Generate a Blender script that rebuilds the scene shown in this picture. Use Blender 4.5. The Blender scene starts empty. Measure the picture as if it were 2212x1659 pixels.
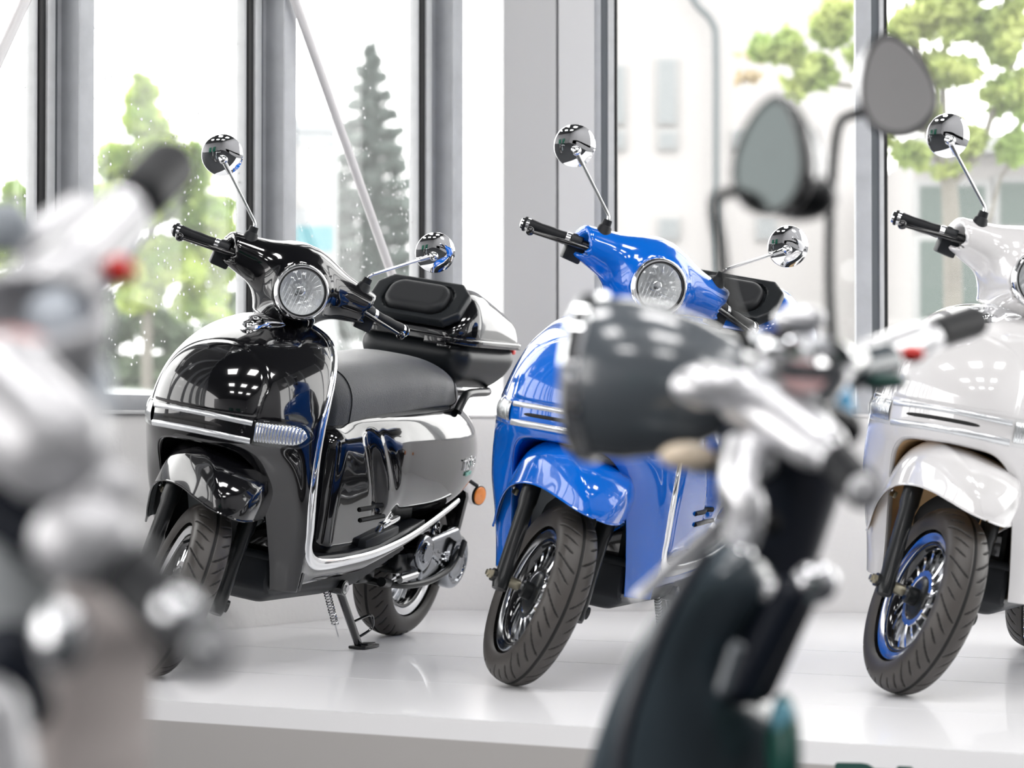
import bpy, bmesh, math, random
import numpy as np
from mathutils import Matrix, Vector
from mathutils.bvhtree import BVHTree
R = math.radians
SC = bpy.context.scene
COL = SC.collection

# ------------------------------------------------------------------ camera
F_PX, HORIZON, CAM_H = 5274.0, 929.9, 0.608
cam_d = bpy.data.cameras.new('camera')
cam_d.sensor_width = 36.0
cam_d.lens = F_PX / 2212 * 36
cam_d.clip_start, cam_d.clip_end = 0.05, 400
cam_d.dof.use_dof = True
cam_d.dof.focus_distance = 6.45
cam_d.dof.aperture_fstop = 3.1
cam = bpy.data.objects.new('camera', cam_d); COL.objects.link(cam)
cam.location = (0, 0, CAM_H)
cam.rotation_euler = (R(90) + math.atan((HORIZON - 829.5) / F_PX), 0, 0)
SC.camera = cam
SC.view_settings.view_transform = 'Standard'
SC.view_settings.look = 'None'
SC.view_settings.gamma = 1
SC.view_settings.use_curve_mapping = False
SC.view_settings.exposure = 0.72

# ------------------------------------------------------------------ overcast sky
world = bpy.data.worlds.new('world'); SC.world = world
world.use_nodes = True
wn = world.node_tree.nodes; wn.clear()
w_out = wn.new('ShaderNodeOutputWorld'); w_bg = wn.new('ShaderNodeBackground')
w_bg.inputs[0].default_value = (1.0, 0.975, 0.965, 1); w_bg.inputs[1].default_value = SKY = 3.0
world.node_tree.links.new(w_bg.outputs[0], w_out.inputs[0])
PANEL_E = 12.0            # ceiling light panels

# ------------------------------------------------------------------ helpers
def tag(o, label=None, cat=None, group=None, kind=None):
    if label: o['label'] = label
    if cat: o['category'] = cat
    if group: o['group'] = group
    if kind: o['kind'] = kind
    return o
def empty(name, loc=(0, 0, 0), rz=0.0):
    o = bpy.data.objects.new(name, None); COL.objects.link(o)
    o.location = loc; o.rotation_euler = (0, 0, rz); o.empty_display_size = .1
    return o
def mk(name, V, F, mat, parent=None, smooth=True, label=None):
    me = bpy.data.meshes.new(name)
    if isinstance(V, np.ndarray): V = V.tolist()
    if isinstance(F, np.ndarray): F = F.tolist()
    me.from_pydata(V, [], F); me.update()
    if smooth:
        for p in me.polygons: p.use_smooth = True
    if isinstance(mat, (list, tuple)):
        for m in mat: me.materials.append(m)
    elif mat: me.materials.append(mat)
    o = bpy.data.objects.new(name, me); COL.objects.link(o)
    if parent: o.parent = parent
    if label: o['label'] = label
    return o
class MB:
    """collects shapes for ONE mesh"""
    def __init__(s): s.V = []; s.F = []
    def add(s, V, F):
        n = len(s.V); s.V += [tuple(map(float, v)) for v in V]; s.F += [tuple(int(i) + n for i in f) for f in F]; return s
    def box(s, c, h, bev=0.0, rot=None, seg=2):
        V, F = box_vf(h, bev, seg)
        if rot is not None: V = [rot @ Vector(v) for v in V]
        return s.add([(v[0] + c[0], v[1] + c[1], v[2] + c[2]) for v in V], F)
    def tube(s, pts, r, n=12, cap=True, flat=None): return s.add(*tube_vf(pts, r, n, cap, flat))
    def lathe(s, prof, origin, axis, n=32, cap=True): return s.add(*lathe_vf(prof, origin, axis, n, cap))
    def build(s, name, mat, parent=None, smooth=True, label=None, auto=True):
        o = mk(name, s.V, s.F, mat, parent, smooth, label)
        if smooth and auto: sharp(o)
        return o
def sharp(o, ang=38):
    me = o.data
    bm = bmesh.new(); bm.from_mesh(me)
    a = R(ang)
    for e in bm.edges:
        if len(e.link_faces) == 2 and e.calc_face_angle(0) > a: e.smooth = False
    bm.to_mesh(me); bm.free()
    return o
_bc = {}
def box_vf(h, bev=0.0, seg=2):
    k = (tuple(round(x, 6) for x in h), round(bev, 6), seg)
    if k in _bc: return _bc[k]
    bm = bmesh.new(); bmesh.ops.create_cube(bm, size=2)
    for v in bm.verts: v.co = Vector((v.co.x * h[0], v.co.y * h[1], v.co.z * h[2]))
    if bev > 0: bmesh.ops.bevel(bm, geom=list(bm.edges), offset=bev, segments=seg, profile=.5, affect='EDGES')
    bm.verts.ensure_lookup_table()
    V = [tuple(v.co) for v in bm.verts]; F = [tuple(v.index for v in f.verts) for f in bm.faces]; bm.free()
    _bc[k] = (V, F); return V, F
def frame_of(d):
    d = Vector(d).normalized()
    a = Vector((0, 0, 1)) if abs(d.z) < .9 else Vector((1, 0, 0))
    u = d.cross(a).normalized(); v = d.cross(u).normalized()
    return d, u, v
def tube_vf(pts, r, n=12, cap=True, flat=None):
    P = [Vector(p) for p in pts]; m = len(P)
    rr = r if isinstance(r, (list, tuple)) else [r] * m
    V = []; F = []; u = None
    for i in range(m):
        d = (P[min(i + 1, m - 1)] - P[max(i - 1, 0)]).normalized()
        if u is None: _, u, v = frame_of(d)
        else:
            u = (u - d * u.dot(d)).normalized()
        v = d.cross(u).normalized()
        for k in range(n):
            a = 2 * math.pi * k / n
            V.append(P[i] + (u * math.cos(a) + v * math.sin(a)) * rr[i])
    for i in range(m - 1):
        for k in range(n):
            a = i * n + k; b = i * n + (k + 1) % n
            F.append((a, b, b + n, a + n))
    if cap: F.append(tuple(range(n))[::-1]); F.append(tuple((m - 1) * n + k for k in range(n)))
    return V, F
def spline(pts, n=8):
    P = [Vector(p) for p in pts]; out = []
    for i in range(len(P) - 1):
        p0 = P[max(i - 1, 0)]; p1 = P[i]; p2 = P[i + 1]; p3 = P[min(i + 2, len(P) - 1)]
        for k in range(n):
            t = k / n
            out.append(.5 * ((2 * p1) + (p2 - p0) * t + (2 * p0 - 5 * p1 + 4 * p2 - p3) * t * t + (3 * p1 - p0 - 3 * p2 + p3) * t ** 3))
    out.append(P[-1]); return out
def lathe_vf(prof, origin, axis, n=32, cap=True):
    """prof: (distance along axis, radius)"""
    d, u, v = frame_of(axis); o = Vector(origin); V = []; F = []
    for (h, r) in prof:
        for k in range(n):
            a = 2 * math.pi * k / n
            V.append(o + d * h + (u * math.cos(a) + v * math.sin(a)) * max(r, 1e-5))
    m = len(prof)
    for i in range(m - 1):
        for k in range(n):
            a = i * n + k; b = i * n + (k + 1) % n
            F.append((a, b, b + n, a + n))
    if cap: F.append(tuple(range(n))[::-1]); F.append(tuple((m - 1) * n + k for k in range(n)))
    return V, F
def grid_vf(P, cu=False, cv=False):
    """P (n,m,3)"""
    n, m = P.shape[:2]; I = np.arange(n * m).reshape(n, m)
    if cu: I = np.vstack([I, I[:1]])
    if cv: I = np.hstack([I, I[:, :1]])
    F = np.stack([I[:-1, :-1], I[1:, :-1], I[1:, 1:], I[:-1, 1:]], -1).reshape(-1, 4)
    return P.reshape(-1, 3), F
def solidify(o, t, offset=-1.0):
    md = o.modifiers.new('thickness', 'SOLIDIFY'); md.thickness = t; md.offset = offset; return o
def text_mesh(name, body, size, ext, m, parent=None, off=0.0):
    cu = bpy.data.curves.new(name, 'FONT'); cu.body = body; cu.size = size; cu.extrude = ext; cu.align_x = 'CENTER'; cu.align_y = 'CENTER'; cu.offset = off
    t = bpy.data.objects.new('tmp', cu); COL.objects.link(t); dg = bpy.context.evaluated_depsgraph_get(); me = bpy.data.meshes.new_from_object(t.evaluated_get(dg))
    bpy.data.objects.remove(t); bpy.data.curves.remove(cu); me.materials.clear(); me.materials.append(m)
    o = bpy.data.objects.new(name, me); COL.objects.link(o); o.parent = parent; return o
# --- implicit surfaces
def vlen(a): return np.sqrt((a * a).sum(-1))
def s_ell(p, c, r):
    q = (p - np.array(c)) / np.array(r); k0 = vlen(q); k1 = vlen(q / np.array(r)); return k0 * (k0 - 1) / np.maximum(k1, 1e-9)
def s_box(p, c, h, r=.01):
    q = np.abs(p - np.array(c)) - (np.array(h) - r); return vlen(np.maximum(q, 0)) + np.minimum(q.max(-1), 0) - r
def s_cap(p, a, b, ra, rb=None, sc=(1, 1, 1)):
    rb = ra if rb is None else rb; a = np.array(a, float); b = np.array(b, float); s = np.array(sc, float)
    p = p / s; a = a / s; b = b / s
    ba = b - a; t = np.clip(((p - a) @ ba) / (ba @ ba), 0, 1)
    return (vlen(p - a - t[:, None] * ba) - (ra + (rb - ra) * t)) * s.min()
def s_cyl(p, a, b, r, rd=.003):
    a = np.array(a, float); b = np.array(b, float); ba = b - a; L = np.linalg.norm(ba); d = ba / L
    w = p - (a + b) / 2; h = np.abs(w @ d) - L / 2 + rd; rad = vlen(w - (w @ d)[:, None] * d) - r + rd
    q = np.stack([h, rad], -1); return vlen(np.maximum(q, 0)) + np.minimum(q.max(-1), 0) - rd
def smin(a, b, k): h = np.clip(.5 + .5 * (b - a) / k, 0, 1); return b + (a - b) * h - k * h * (1 - h)
def smax(a, b, k): return -smin(-a, -b, k)
def sdf_vf(f, lo, hi, h):
    lo = np.array(lo, float); hi = np.array(hi, float); N = np.ceil((hi - lo) / h).astype(int) + 1
    ax = [lo[i] + h * np.arange(N[i]) for i in range(3)]
    G = np.stack(np.meshgrid(*ax, indexing='ij'), -1); D = f(G.reshape(-1, 3)).reshape(N)
    S = D < 0; C = tuple(N - 1); acc = np.zeros(C + (3,)); cnt = np.zeros(C)
    off = [(0, 0, 0), (1, 0, 0), (0, 1, 0), (1, 1, 0), (0, 0, 1), (1, 0, 1), (0, 1, 1), (1, 1, 1)]
    def sub(A, o): return A[o[0]:o[0] + C[0], o[1]:o[1] + C[1], o[2]:o[2] + C[2]]
    for i, a in enumerate(off):
        for b in off[i + 1:]:
            if sum(abs(x - y) for x, y in zip(a, b)) != 1: continue
            da = sub(D, a); db = sub(D, b); m = (da < 0) != (db < 0)
            t = np.where(m, da / np.where(m, da - db, 1), 0)[..., None]
            acc += np.where(m[..., None], np.array(a) + t * (np.array(b) - np.array(a)), 0); cnt += m
    act = cnt > 0; idx = -np.ones(C, int); idx[act] = np.arange(act.sum())
    cells = np.argwhere(act); V = lo + h * (cells + acc[act] / cnt[act][:, None])
    F = []
    for ax_ in range(3):
        o1, o2 = [(1, 2), (2, 0), (0, 1)][ax_]
        sl = [slice(None)] * 3; sl2 = [slice(None)] * 3; sl[ax_] = slice(0, -1); sl2[ax_] = slice(1, None)
        m = S[tuple(sl)] != S[tuple(sl2)]; E = np.argwhere(m)
        E = E[(E[:, o1] > 0) & (E[:, o2] > 0) & (E[:, o1] < N[o1] - 1) & (E[:, o2] < N[o2] - 1)]
        ins = S[tuple(E.T)]
        e1 = np.zeros(3, int); e1[o1] = 1; e2 = np.zeros(3, int); e2[o2] = 1
        q = np.stack([idx[tuple((E - e1 - e2).T)], idx[tuple((E - e2).T)], idx[tuple(E.T)], idx[tuple((E - e1).T)]], -1)
        q[~ins] = q[~ins][:, ::-1]; F.append(q)
    F = np.vstack(F); F = F[(F >= 0).all(1)]
    e = h * .05
    for _ in range(3):
        d = f(V); g = np.stack([f(V + np.eye(3)[i] * e) - f(V - np.eye(3)[i] * e) for i in range(3)], -1) / (2 * e)
        st = d[:, None] * g / np.maximum((g * g).sum(-1), .05)[:, None]; L = vlen(st)[:, None]
        V = V - st * np.minimum(1, h * .5 / np.maximum(L, 1e-9))
    return V, F
def sdf(name, f, lo, hi, h, mat, parent=None, label=None, ang=None):
    V, F = sdf_vf(f, lo, hi, h); o = mk(name, V, F, mat, parent, True, label)
    if ang: sharp(o, ang)
    return o

# ------------------------------------------------------------------ materials
def mat(name, col, rough=.5, metal=0.0, coat=0.0, spec=.5, bump=None, noise=None, trans=0.0, ior=1.45, emit=None, coat_ior=1.5):
    m = bpy.data.materials.new(name); m.use_nodes = True; nt = m.node_tree; b = nt.nodes['Principled BSDF']
    if len(col) == 3: col = (*col, 1)
    b.inputs['Base Color'].default_value = col; b.inputs['Roughness'].default_value = rough; b.inputs['Metallic'].default_value = metal
    b.inputs['Coat Weight'].default_value = coat; b.inputs['Coat Roughness'].default_value = .015; b.inputs['Coat IOR'].default_value = coat_ior; b.inputs['Specular IOR Level'].default_value = spec
    b.inputs['Transmission Weight'].default_value = trans; b.inputs['IOR'].default_value = ior
    if emit: b.inputs['Emission Color'].default_value = (*emit[0], 1); b.inputs['Emission Strength'].default_value = emit[1]
    tc = nt.nodes.new('ShaderNodeTexCoord')
    if noise:   # (scale, amount, roughness variation)
        n = nt.nodes.new('ShaderNodeTexNoise'); n.inputs['Scale'].default_value = noise[0]; n.inputs['Detail'].default_value = 5
        nt.links.new(tc.outputs['Object'], n.inputs['Vector'])
        mx = nt.nodes.new('ShaderNodeMix'); mx.data_type = 'RGBA'; mx.blend_type = 'MULTIPLY'
        rp = nt.nodes.new('ShaderNodeMapRange'); rp.inputs[3].default_value = 1 - noise[1]; rp.inputs[4].default_value = 1
        rp.inputs[1].default_value = .3; rp.inputs[2].default_value = .7
        nt.links.new(n.outputs[0], rp.inputs[0]); mx.inputs[0].default_value = 1
        mx.inputs[6].default_value = col; nt.links.new(rp.outputs[0], mx.inputs[7]); nt.links.new(mx.outputs[2], b.inputs['Base Color'])
        if len(noise) > 2:
            r2 = nt.nodes.new('ShaderNodeMapRange'); r2.inputs[1].default_value = .3; r2.inputs[2].default_value = .7
            r2.inputs[3].default_value = rough; r2.inputs[4].default_value = rough + noise[2]
            nt.links.new(n.outputs[0], r2.inputs[0]); nt.links.new(r2.outputs[0], b.inputs['Roughness'])
    if bump:    # (scale, strength, distance)
        n = nt.nodes.new('ShaderNodeTexNoise'); n.inputs['Scale'].default_value = bump[0]; n.inputs['Detail'].default_value = 4
        nt.links.new(tc.outputs['Object'], n.inputs['Vector'])
        bp = nt.nodes.new('ShaderNodeBump'); bp.inputs['Strength'].default_value = bump[1]; bp.inputs['Distance'].default_value = bump[2]
        nt.links.new(n.outputs[0], bp.inputs['Height']); nt.links.new(bp.outputs[0], b.inputs['Normal'])
    return m
def pane_mat(name, tint=(1, 1, 1), gloss_rough=.0, milk=0.0):
    m = bpy.data.materials.new(name); m.use_nodes = True; nt = m.node_tree; nt.nodes.clear()
    o = nt.nodes.new('ShaderNodeOutputMaterial'); t = nt.nodes.new('ShaderNodeBsdfTransparent'); g = nt.nodes.new('ShaderNodeBsdfGlossy')
    t.inputs[0].default_value = (*tint, 1); g.inputs['Roughness'].default_value = gloss_rough
    fr = nt.nodes.new('ShaderNodeFresnel'); ge = nt.nodes.new('ShaderNodeNewGeometry'); mr = nt.nodes.new('ShaderNodeMapRange')
    mr.inputs[3].default_value = 1.45; mr.inputs[4].default_value = 1 / 1.45; nt.links.new(ge.outputs['Backfacing'], mr.inputs[0]); nt.links.new(mr.outputs[0], fr.inputs[0])
    mx = nt.nodes.new('ShaderNodeMixShader'); L = nt.links.new
    L(fr.outputs[0], mx.inputs[0]); L(t.outputs[0], mx.inputs[1]); L(g.outputs[0], mx.inputs[2])
    if milk:
        d = nt.nodes.new('ShaderNodeBsdfTranslucent'); d.inputs[0].default_value = (.9, .9, .9, 1)
        m2 = nt.nodes.new('ShaderNodeMixShader'); m2.inputs[0].default_value = milk
        L(mx.outputs[0], m2.inputs[1]); L(d.outputs[0], m2.inputs[2]); L(m2.outputs[0], o.inputs[0])
    else: L(mx.outputs[0], o.inputs[0])
    return m
M = {}
M['paint_black'] = mat('paint_black', (.003, .003, .004), .12, coat=1.0, spec=.3, coat_ior=1.58)
M['paint_blue'] = mat('paint_blue', (.0, .125, .60), .14, coat=1.0, spec=.45, coat_ior=1.55)
M['paint_white'] = mat('paint_white', (.67, .66, .662), .14, coat=1.0, spec=.5, coat_ior=1.75)
M['inner_black'] = mat('inner_black', (.006, .006, .007), .3)
M['inner_blue'] = mat('inner_blue', (.0, .06, .40), .3)
M['inner_tan'] = mat('inner_tan', (.62, .42, .22), .45)
M['under_grey'] = mat('under_grey', (.25, .27, .28), .45)
M['chrome'] = mat('chrome', (.86, .87, .88), .04, metal=1.0)
M['dark_chrome'] = mat('dark_chrome', (.26, .27, .29), .12, metal=1.0)
M['polished'] = mat('polished_alloy', (.8, .81, .83), .13, metal=1.0)
M['steel'] = mat('steel', (.5, .5, .5), .3, metal=1.0)
M['brass'] = mat('yellow_zinc', (.36, .33, .25), .38, metal=1.0)
M['black_metal'] = mat('black_metal', (.008, .009, .010), .3, spec=.4, coat=.1)
M['black_gloss'] = mat('black_gloss', (.006, .006, .007), .1, coat=.6)
M['plastic'] = mat('black_plastic', (.014, .016, .019), .42, spec=.32, bump=(900, .15, .0006))
M['rubber'] = mat('rubber', (.010, .011, .013), .5, spec=.22, bump=(300, .1, .0004))
M['tyre'] = mat('tyre_rubber', (.060, .054, .050), .36, noise=(9, .4, .15), bump=(160, .12, .0006))
M['groove'] = mat('tyre_groove', (.008, .008, .008), .7)
M['seat'] = mat('seat_vinyl', (.024, .027, .032), .43, spec=.38, bump=(420, .8, .0016))
M['seat'].node_tree.nodes['Principled BSDF'].inputs['Sheen Weight'].default_value = .5
M['seat'].node_tree.nodes['Principled BSDF'].inputs['Sheen Roughness'].default_value = .4
M['casebody'] = mat('case_plastic', (.012, .014, .016), .36, spec=.35, bump=(1200, .12, .0004))
M['pad'] = mat('pad_foam', (.016, .017, .019), .5, spec=.3)
M['lens'] = mat('clear_lens', (1, 1, 1), .02, trans=1.0, ior=1.45)
M['reflector'] = mat('reflector_bowl', (.78, .79, .80), .22, metal=.35, bump=(70, .5, .004))
M['clear'] = pane_mat('clear_cover', (.97, .98, .98))
M['lightstrip'] = mat('strip_lens', (.66, .68, .70), .1, metal=.45, coat=1, bump=(250, .25, .002))
M['prism'] = mat('prism_lens', (.80, .81, .82), .16, metal=.85)
def ribbed(m, sc, st, dirn):
    nt = m.node_tree; b = nt.nodes['Principled BSDF']; tc = nt.nodes.new('ShaderNodeTexCoord'); w = nt.nodes.new('ShaderNodeTexWave'); w.inputs['Scale'].default_value = sc; w.bands_direction = dirn
    bp = nt.nodes.new('ShaderNodeBump'); bp.inputs['Strength'].default_value = st; bp.inputs['Distance'].default_value = .002
    nt.links.new(tc.outputs['Object'], w.inputs['Vector']); nt.links.new(w.outputs[0], bp.inputs['Height']); nt.links.new(bp.outputs[0], b.inputs['Normal'])
ribbed(M['prism'], 60, .9, 'Y')
M['amber'] = mat('amber_reflector', (.85, .25, .03), .25, coat=.5)
M['red'] = mat('red_plastic', (.7, .02, .015), .3, coat=.3)
M['spring'] = mat('spring_steel', (.62, .63, .64), .2, metal=1)
M['mint'] = mat('mint_badge', (.3, .62, .52), .35)
# ================================================================== ROOM
M['floor'] = mat('dark_floor', (.016, .018, .022), .5, noise=(3, .3, .1))
M['wallw'] = mat('wall_plaster', (.80, .79, .785), .75, bump=(55, .35, .004))
M['wallin'] = mat('wall_paint', (.34, .34, .35), .8)
M['ceil'] = mat('ceiling_dark', (.05, .052, .055), .8)
M['platform'] = mat('platform_laminate', (.87, .87, .885), .27, coat=.2)
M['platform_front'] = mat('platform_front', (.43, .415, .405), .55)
M['seam'] = mat('panel_seam', (.62, .62, .63), .5)
M['green'] = mat('green_letter', (.0, .055, .045), .5)
M['alu'] = mat('grey_paint_steel', (.50, .515, .54), .45, metal=0.0, noise=(14, .14), bump=(60, .08, .001))
M['alu_light'] = mat('light_aluminium', (.62, .63, .64), .35, noise=(20, .1))
M['alu_groove'] = mat('frame_groove', (.17, .185, .2), .5)
M['gasket'] = mat('black_gasket', (.012, .012, .013), .5)
M['rod'] = mat('white_rod', (.66, .645, .65), .35)
M['panew'] = pane_mat('window_glass', (.985, .995, .992), milk=.03)
M['panel'] = mat('light_panel', (1, 1, 1), .5, emit=((1, .985, .98), PANEL_E))
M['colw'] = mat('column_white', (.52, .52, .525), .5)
FLZ = -.36
H_TOP = 4.7

P0 = Vector((-.839, 7.51, 0)); TD = Vector((.572, .820, 0)); ND = Vector((.820, -.572, 0))
def LW(t, n, z=0.0): v = P0 + TD * t + ND * n; return Vector((v.x, v.y, z))
def box_lw(mb, t0, t1, n0, n1, z0, z1, bev=.002):
    rot = Matrix((TD, ND, Vector((0, 0, 1)))).transposed()
    c = LW((t0 + t1) / 2, (n0 + n1) / 2, (z0 + z1) / 2)
    return mb.box(c, ((t1 - t0) / 2, (n1 - n0) / 2, (z1 - z0) / 2), bev, rot)
P1 = Vector((-.285, 8.295, 0)); a_ = Vector((1.409, -.13, 0)).normalized(); TR = a_; NR = Vector((a_.y, -a_.x, 0))
def RW(t, n, z=0.0): v = P1 + TR * t + NR * n; return Vector((v.x, v.y, z))
def box_rw(mb, t0, t1, n0, n1, z0, z1, bev=.002):
    rot = Matrix((TR, NR, Vector((0, 0, 1)))).transposed()
    c = RW((t0 + t1) / 2, (n0 + n1) / 2, (z0 + z1) / 2)
    return mb.box(c, ((t1 - t0) / 2, (n1 - n0) / 2, (z1 - z0) / 2), bev, rot)
def px_t(px, P, T):
    """parameter t where the picture column px meets the line P+tT"""
    r = (px - 1106) / F_PX; return (r * P.y - P.x) / (T.x - r * T.y)
def struct(o): o['kind'] = 'structure'; return o

# floor + ceiling + far interior walls
struct(MB().box((-.5, 1.0, FLZ - .05), (9, 8.5, .05)).build('floor', M['floor'], smooth=False))
struct(MB().box((.5, .6, H_TOP + .05), (7, 8.3, .05)).build('ceiling', M['ceil'], smooth=False))
struct(MB().box((-1, -7.5, 2.2), (7.5, .05, 2.6)).build('wall_back', M['wallin'], smooth=False))
mb = MB(); mb.box((4.6, 2.3, .12), (.08, 5.9, .5)); mb.box((4.6, -4.6, 2.2), (.08, 2.9, 2.5)); mb.box((4.6, 1.0, 2.5), (.08, 2.8, 2.2)); struct(mb.build('wall_right', M['wallin'], smooth=False))
# left glazed wall (runs past the camera)
mb = MB(); box_lw(mb, -7.6, 1.2, -.28, 0, FLZ, .655, .004); struct(mb.build('wall_left', M['wallw'], smooth=True))
mb = MB(); box_lw(mb, -7.6, 1.0, -.05, .012, .655, .668, .003); struct(mb.build('trim_1', M['alu_light']))
nwin = 0
for k in range(-8, 2):
    t0 = .017 + .882 * k
    # mullion: gasket, clamp bar, post web, flange
    nwin += 1
    fr = MB(); box_lw(fr, t0 + .022, t0 + .052, -.035, .03, .668, H_TOP); o = fr.build('window_%d' % nwin, M['alu_light']); struct(o)
    g = MB(); box_lw(g, t0 + .002, t0 + .021, -.02, .022, .668, H_TOP, .001); g.build('window_gasket', M['gasket'], o)
    g = MB(); box_lw(g, t0 - .012, t0 + .001, -.02, .012, .668, H_TOP, .001); g.build('glazing_bead', M['alu_light'], o)
    g = MB(); box_lw(g, t0 + .053, t0 + .075, -.03, .012, .668, H_TOP, .001); g.build('frame_groove', M['alu_groove'], o)
    p = MB(); box_lw(p, t0 + .078, t0 + .13, -.03, .012, .668, H_TOP, .001); box_lw(p, t0 + .092, t0 + .116, .012, .095, .668, H_TOP, .001)
    box_lw(p, t0 + .075, t0 + .13, .095, .103, .668, H_TOP, .0015); p.build('post', M['alu'], o)
    if k < 1:
        b = MB(); box_lw(b, t0 + .13, t0 + .882, -.03, .005, .668, .712, .002); b.build('bottom_rail', M['alu'], o)
    b = MB(); box_lw(b, t0 + .13, t0 + .88, -.03, .02, H_TOP - .1, H_TOP, .002); b.build('top_rail', M['alu'], o)
    g = MB(); box_lw(g, t0 + .11, t0 + .88 if k < 1 else t0 + .62, -.018, -.010, .70, H_TOP - .08, 0); g.build('window_pane', M['panew'], o, smooth=False)
# raindrops on the outer face of the glass: uncountable
rng = np.random.RandomState(4)
mb = MB()
dv, df = lathe_vf([(0, .0001), (.0006, .0009), (.0011, .0007), (.0013, .0001)], (0, 0, 0), (0, 1, 0), 6, False)
def drop(p, n, s):
    q = Vector(n).to_track_quat('Y', 'Z').to_matrix()
    mb.add([Vector(p) + q @ (Vector((v[0] * s, v[1] * s, v[2] * s * 1.5))) for v in dv], df)
for i in range(950):
    k = rng.choice([-1, 0, 0, -1, -2]); t = .017 + .882 * k + rng.uniform(.13, .87)
    z = .72 + 1.25 * rng.beta(1.5, 2.2); drop(LW(t, -.0095, z), ND, rng.uniform(1.2, 4.2))
for i in range(120):
    drop(RW(rng.uniform(1.75, 2.3), -.0705, rng.uniform(.7, 2)), NR, rng.uniform(.7, 1.8))
tag(mb.build('raindrops', mat('water', (.97, .98, .98), .05, trans=.5, coat=1), smooth=True, auto=False), 'small raindrops scattered over the outside of the window glass', 'raindrops', kind='stuff')
# diagonal brace rods
def brace(ta, za, tb, zb, label):
    n_ = .13 if zb < za else .163; a = LW(ta, n_, za); b = LW(tb, n_, zb); mb = MB(); mb.tube([a, b], .0145, 16)
    o = mb.build('brace_rod', M['rod']); tag(o, label, 'brace', 'diagonal brace rods at the glazed wall')
    e = MB(); d = (b - a).normalized(); e.tube([b - d * .05, b], .019, 16); e.build('rod_end', M['steel'], o)
brace(-1.540, H_TOP, 1.256, .012, 'white diagonal rod crossing the window with the blue-green spruce behind the black scooter')
brace(-2.047, .012, .602, H_TOP, 'white diagonal rod cutting the top left corner of the picture')
# right wall: parapet, column, frames
mb = MB(); box_rw(mb, -.0, 5.2, -.5, 0, FLZ, .652, .004); box_rw(mb, -.02, .24, -.6, -.04, .3, .66, .004); struct(mb.build('wall_front', M['wallw']))
mb = MB(); box_rw(mb, -.01, 5.2, -.5, .008, .652, .662, .002); struct(mb.build('trim_2', M['wallw']))
tc = px_t(1080, P1, TR); tcb = px_t(1205, P1, TR); tcc = px_t(1283, P1, TR); tcd = px_t(1332, P1, TR); tce = px_t(1850, P1, TR); tcf = px_t(1921, P1, TR)
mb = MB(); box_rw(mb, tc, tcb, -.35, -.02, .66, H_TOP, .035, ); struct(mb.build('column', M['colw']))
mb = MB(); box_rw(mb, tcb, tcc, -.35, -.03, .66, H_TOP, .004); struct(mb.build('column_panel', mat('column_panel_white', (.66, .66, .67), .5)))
def rwin(n, ta, tb):
    o = struct(MB().add(*_boxrw(tb - .028, tb - .012, -.09, -.035, .70, H_TOP)).build('window_%d' % n, M['alu_light']))
    return o
def _boxrw(*a):
    m = MB(); box_rw(m, *a); return m.V, m.F
nwin += 1
o = MB(); box_rw(o, tcc, tcc + .022, -.1, -.04, .66, H_TOP); o = struct(o.build('window_%d' % nwin, M['alu']))
g = MB(); box_rw(g, tcc + .022, tcc + .046, -.1, -.05, .66, H_TOP); g.build('frame_groove', M['alu_groove'], o)
g = MB(); box_rw(g, tcc + .046, tcd - .010, -.1, -.04, .66, H_TOP); g.build('clamp_bar', M['alu_light'], o)
g = MB(); box_rw(g, tcd - .010, tcd, -.1, -.05, .66, H_TOP, .0005); g.build('window_gasket', M['gasket'], o)
g = MB(); box_rw(g, tcd, tce, -.09, -.05, .652, .69); g.build('bottom_rail', M['alu'], o)
g = MB(); box_rw(g, tcd - .005, tce + .005, -.078, -.07, .66, H_TOP, 0); g.build('window_pane', M['panew'], o, smooth=False)
w_ = tcf - tce
for k in range(3):
    d = k * 1.15
    nwin += 1
    o = MB(); box_rw(o, tce + d, tce + .48 * w_ + d, -.1, -.0, .66, H_TOP, .003); o = struct(o.build('window_%d' % nwin, M['alu']))
    g = MB(); box_rw(g, tce + .48 * w_ + d, tce + .74 * w_ + d, -.1, -.05, .66, H_TOP); g.build('frame_groove', M['alu_groove'], o)
    g = MB(); box_rw(g, tce + .74 * w_ + d, tce + .88 * w_ + d, -.1, -.04, .66, H_TOP); g.build('clamp_bar', M['alu_light'], o)
    g = MB(); box_rw(g, tce + .88 * w_ + d, tcf + d, -.1, -.05, .66, H_TOP, .0005); g.build('window_gasket', M['gasket'], o)
    g = MB(); box_rw(g, tcf + d, tce + d + 1.15, -.09, -.05, .652, .69); g.build('bottom_rail', M['alu'], o)
    g = MB(); box_rw(g, tcf - .005 + d, tce + .005 + d + 1.15, -.078, -.07, .66, H_TOP, 0); g.build('window_pane', M['panew'], o, smooth=False)
# windows of the right-hand side (out of the frame, they light the room and show in the paint)
for k in range(3):
    nwin += 1; y = 7.6 - k * 1.35
    o = struct(MB().box((4.55, y, 2.65), (.05, .05, 2.05), .004).build('window_%d' % nwin, M['alu']))
    MB().box((4.56, y - .675, 2.65), (.004, .63, 2.05)).build('window_pane', M['panew'], o, smooth=False)

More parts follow.
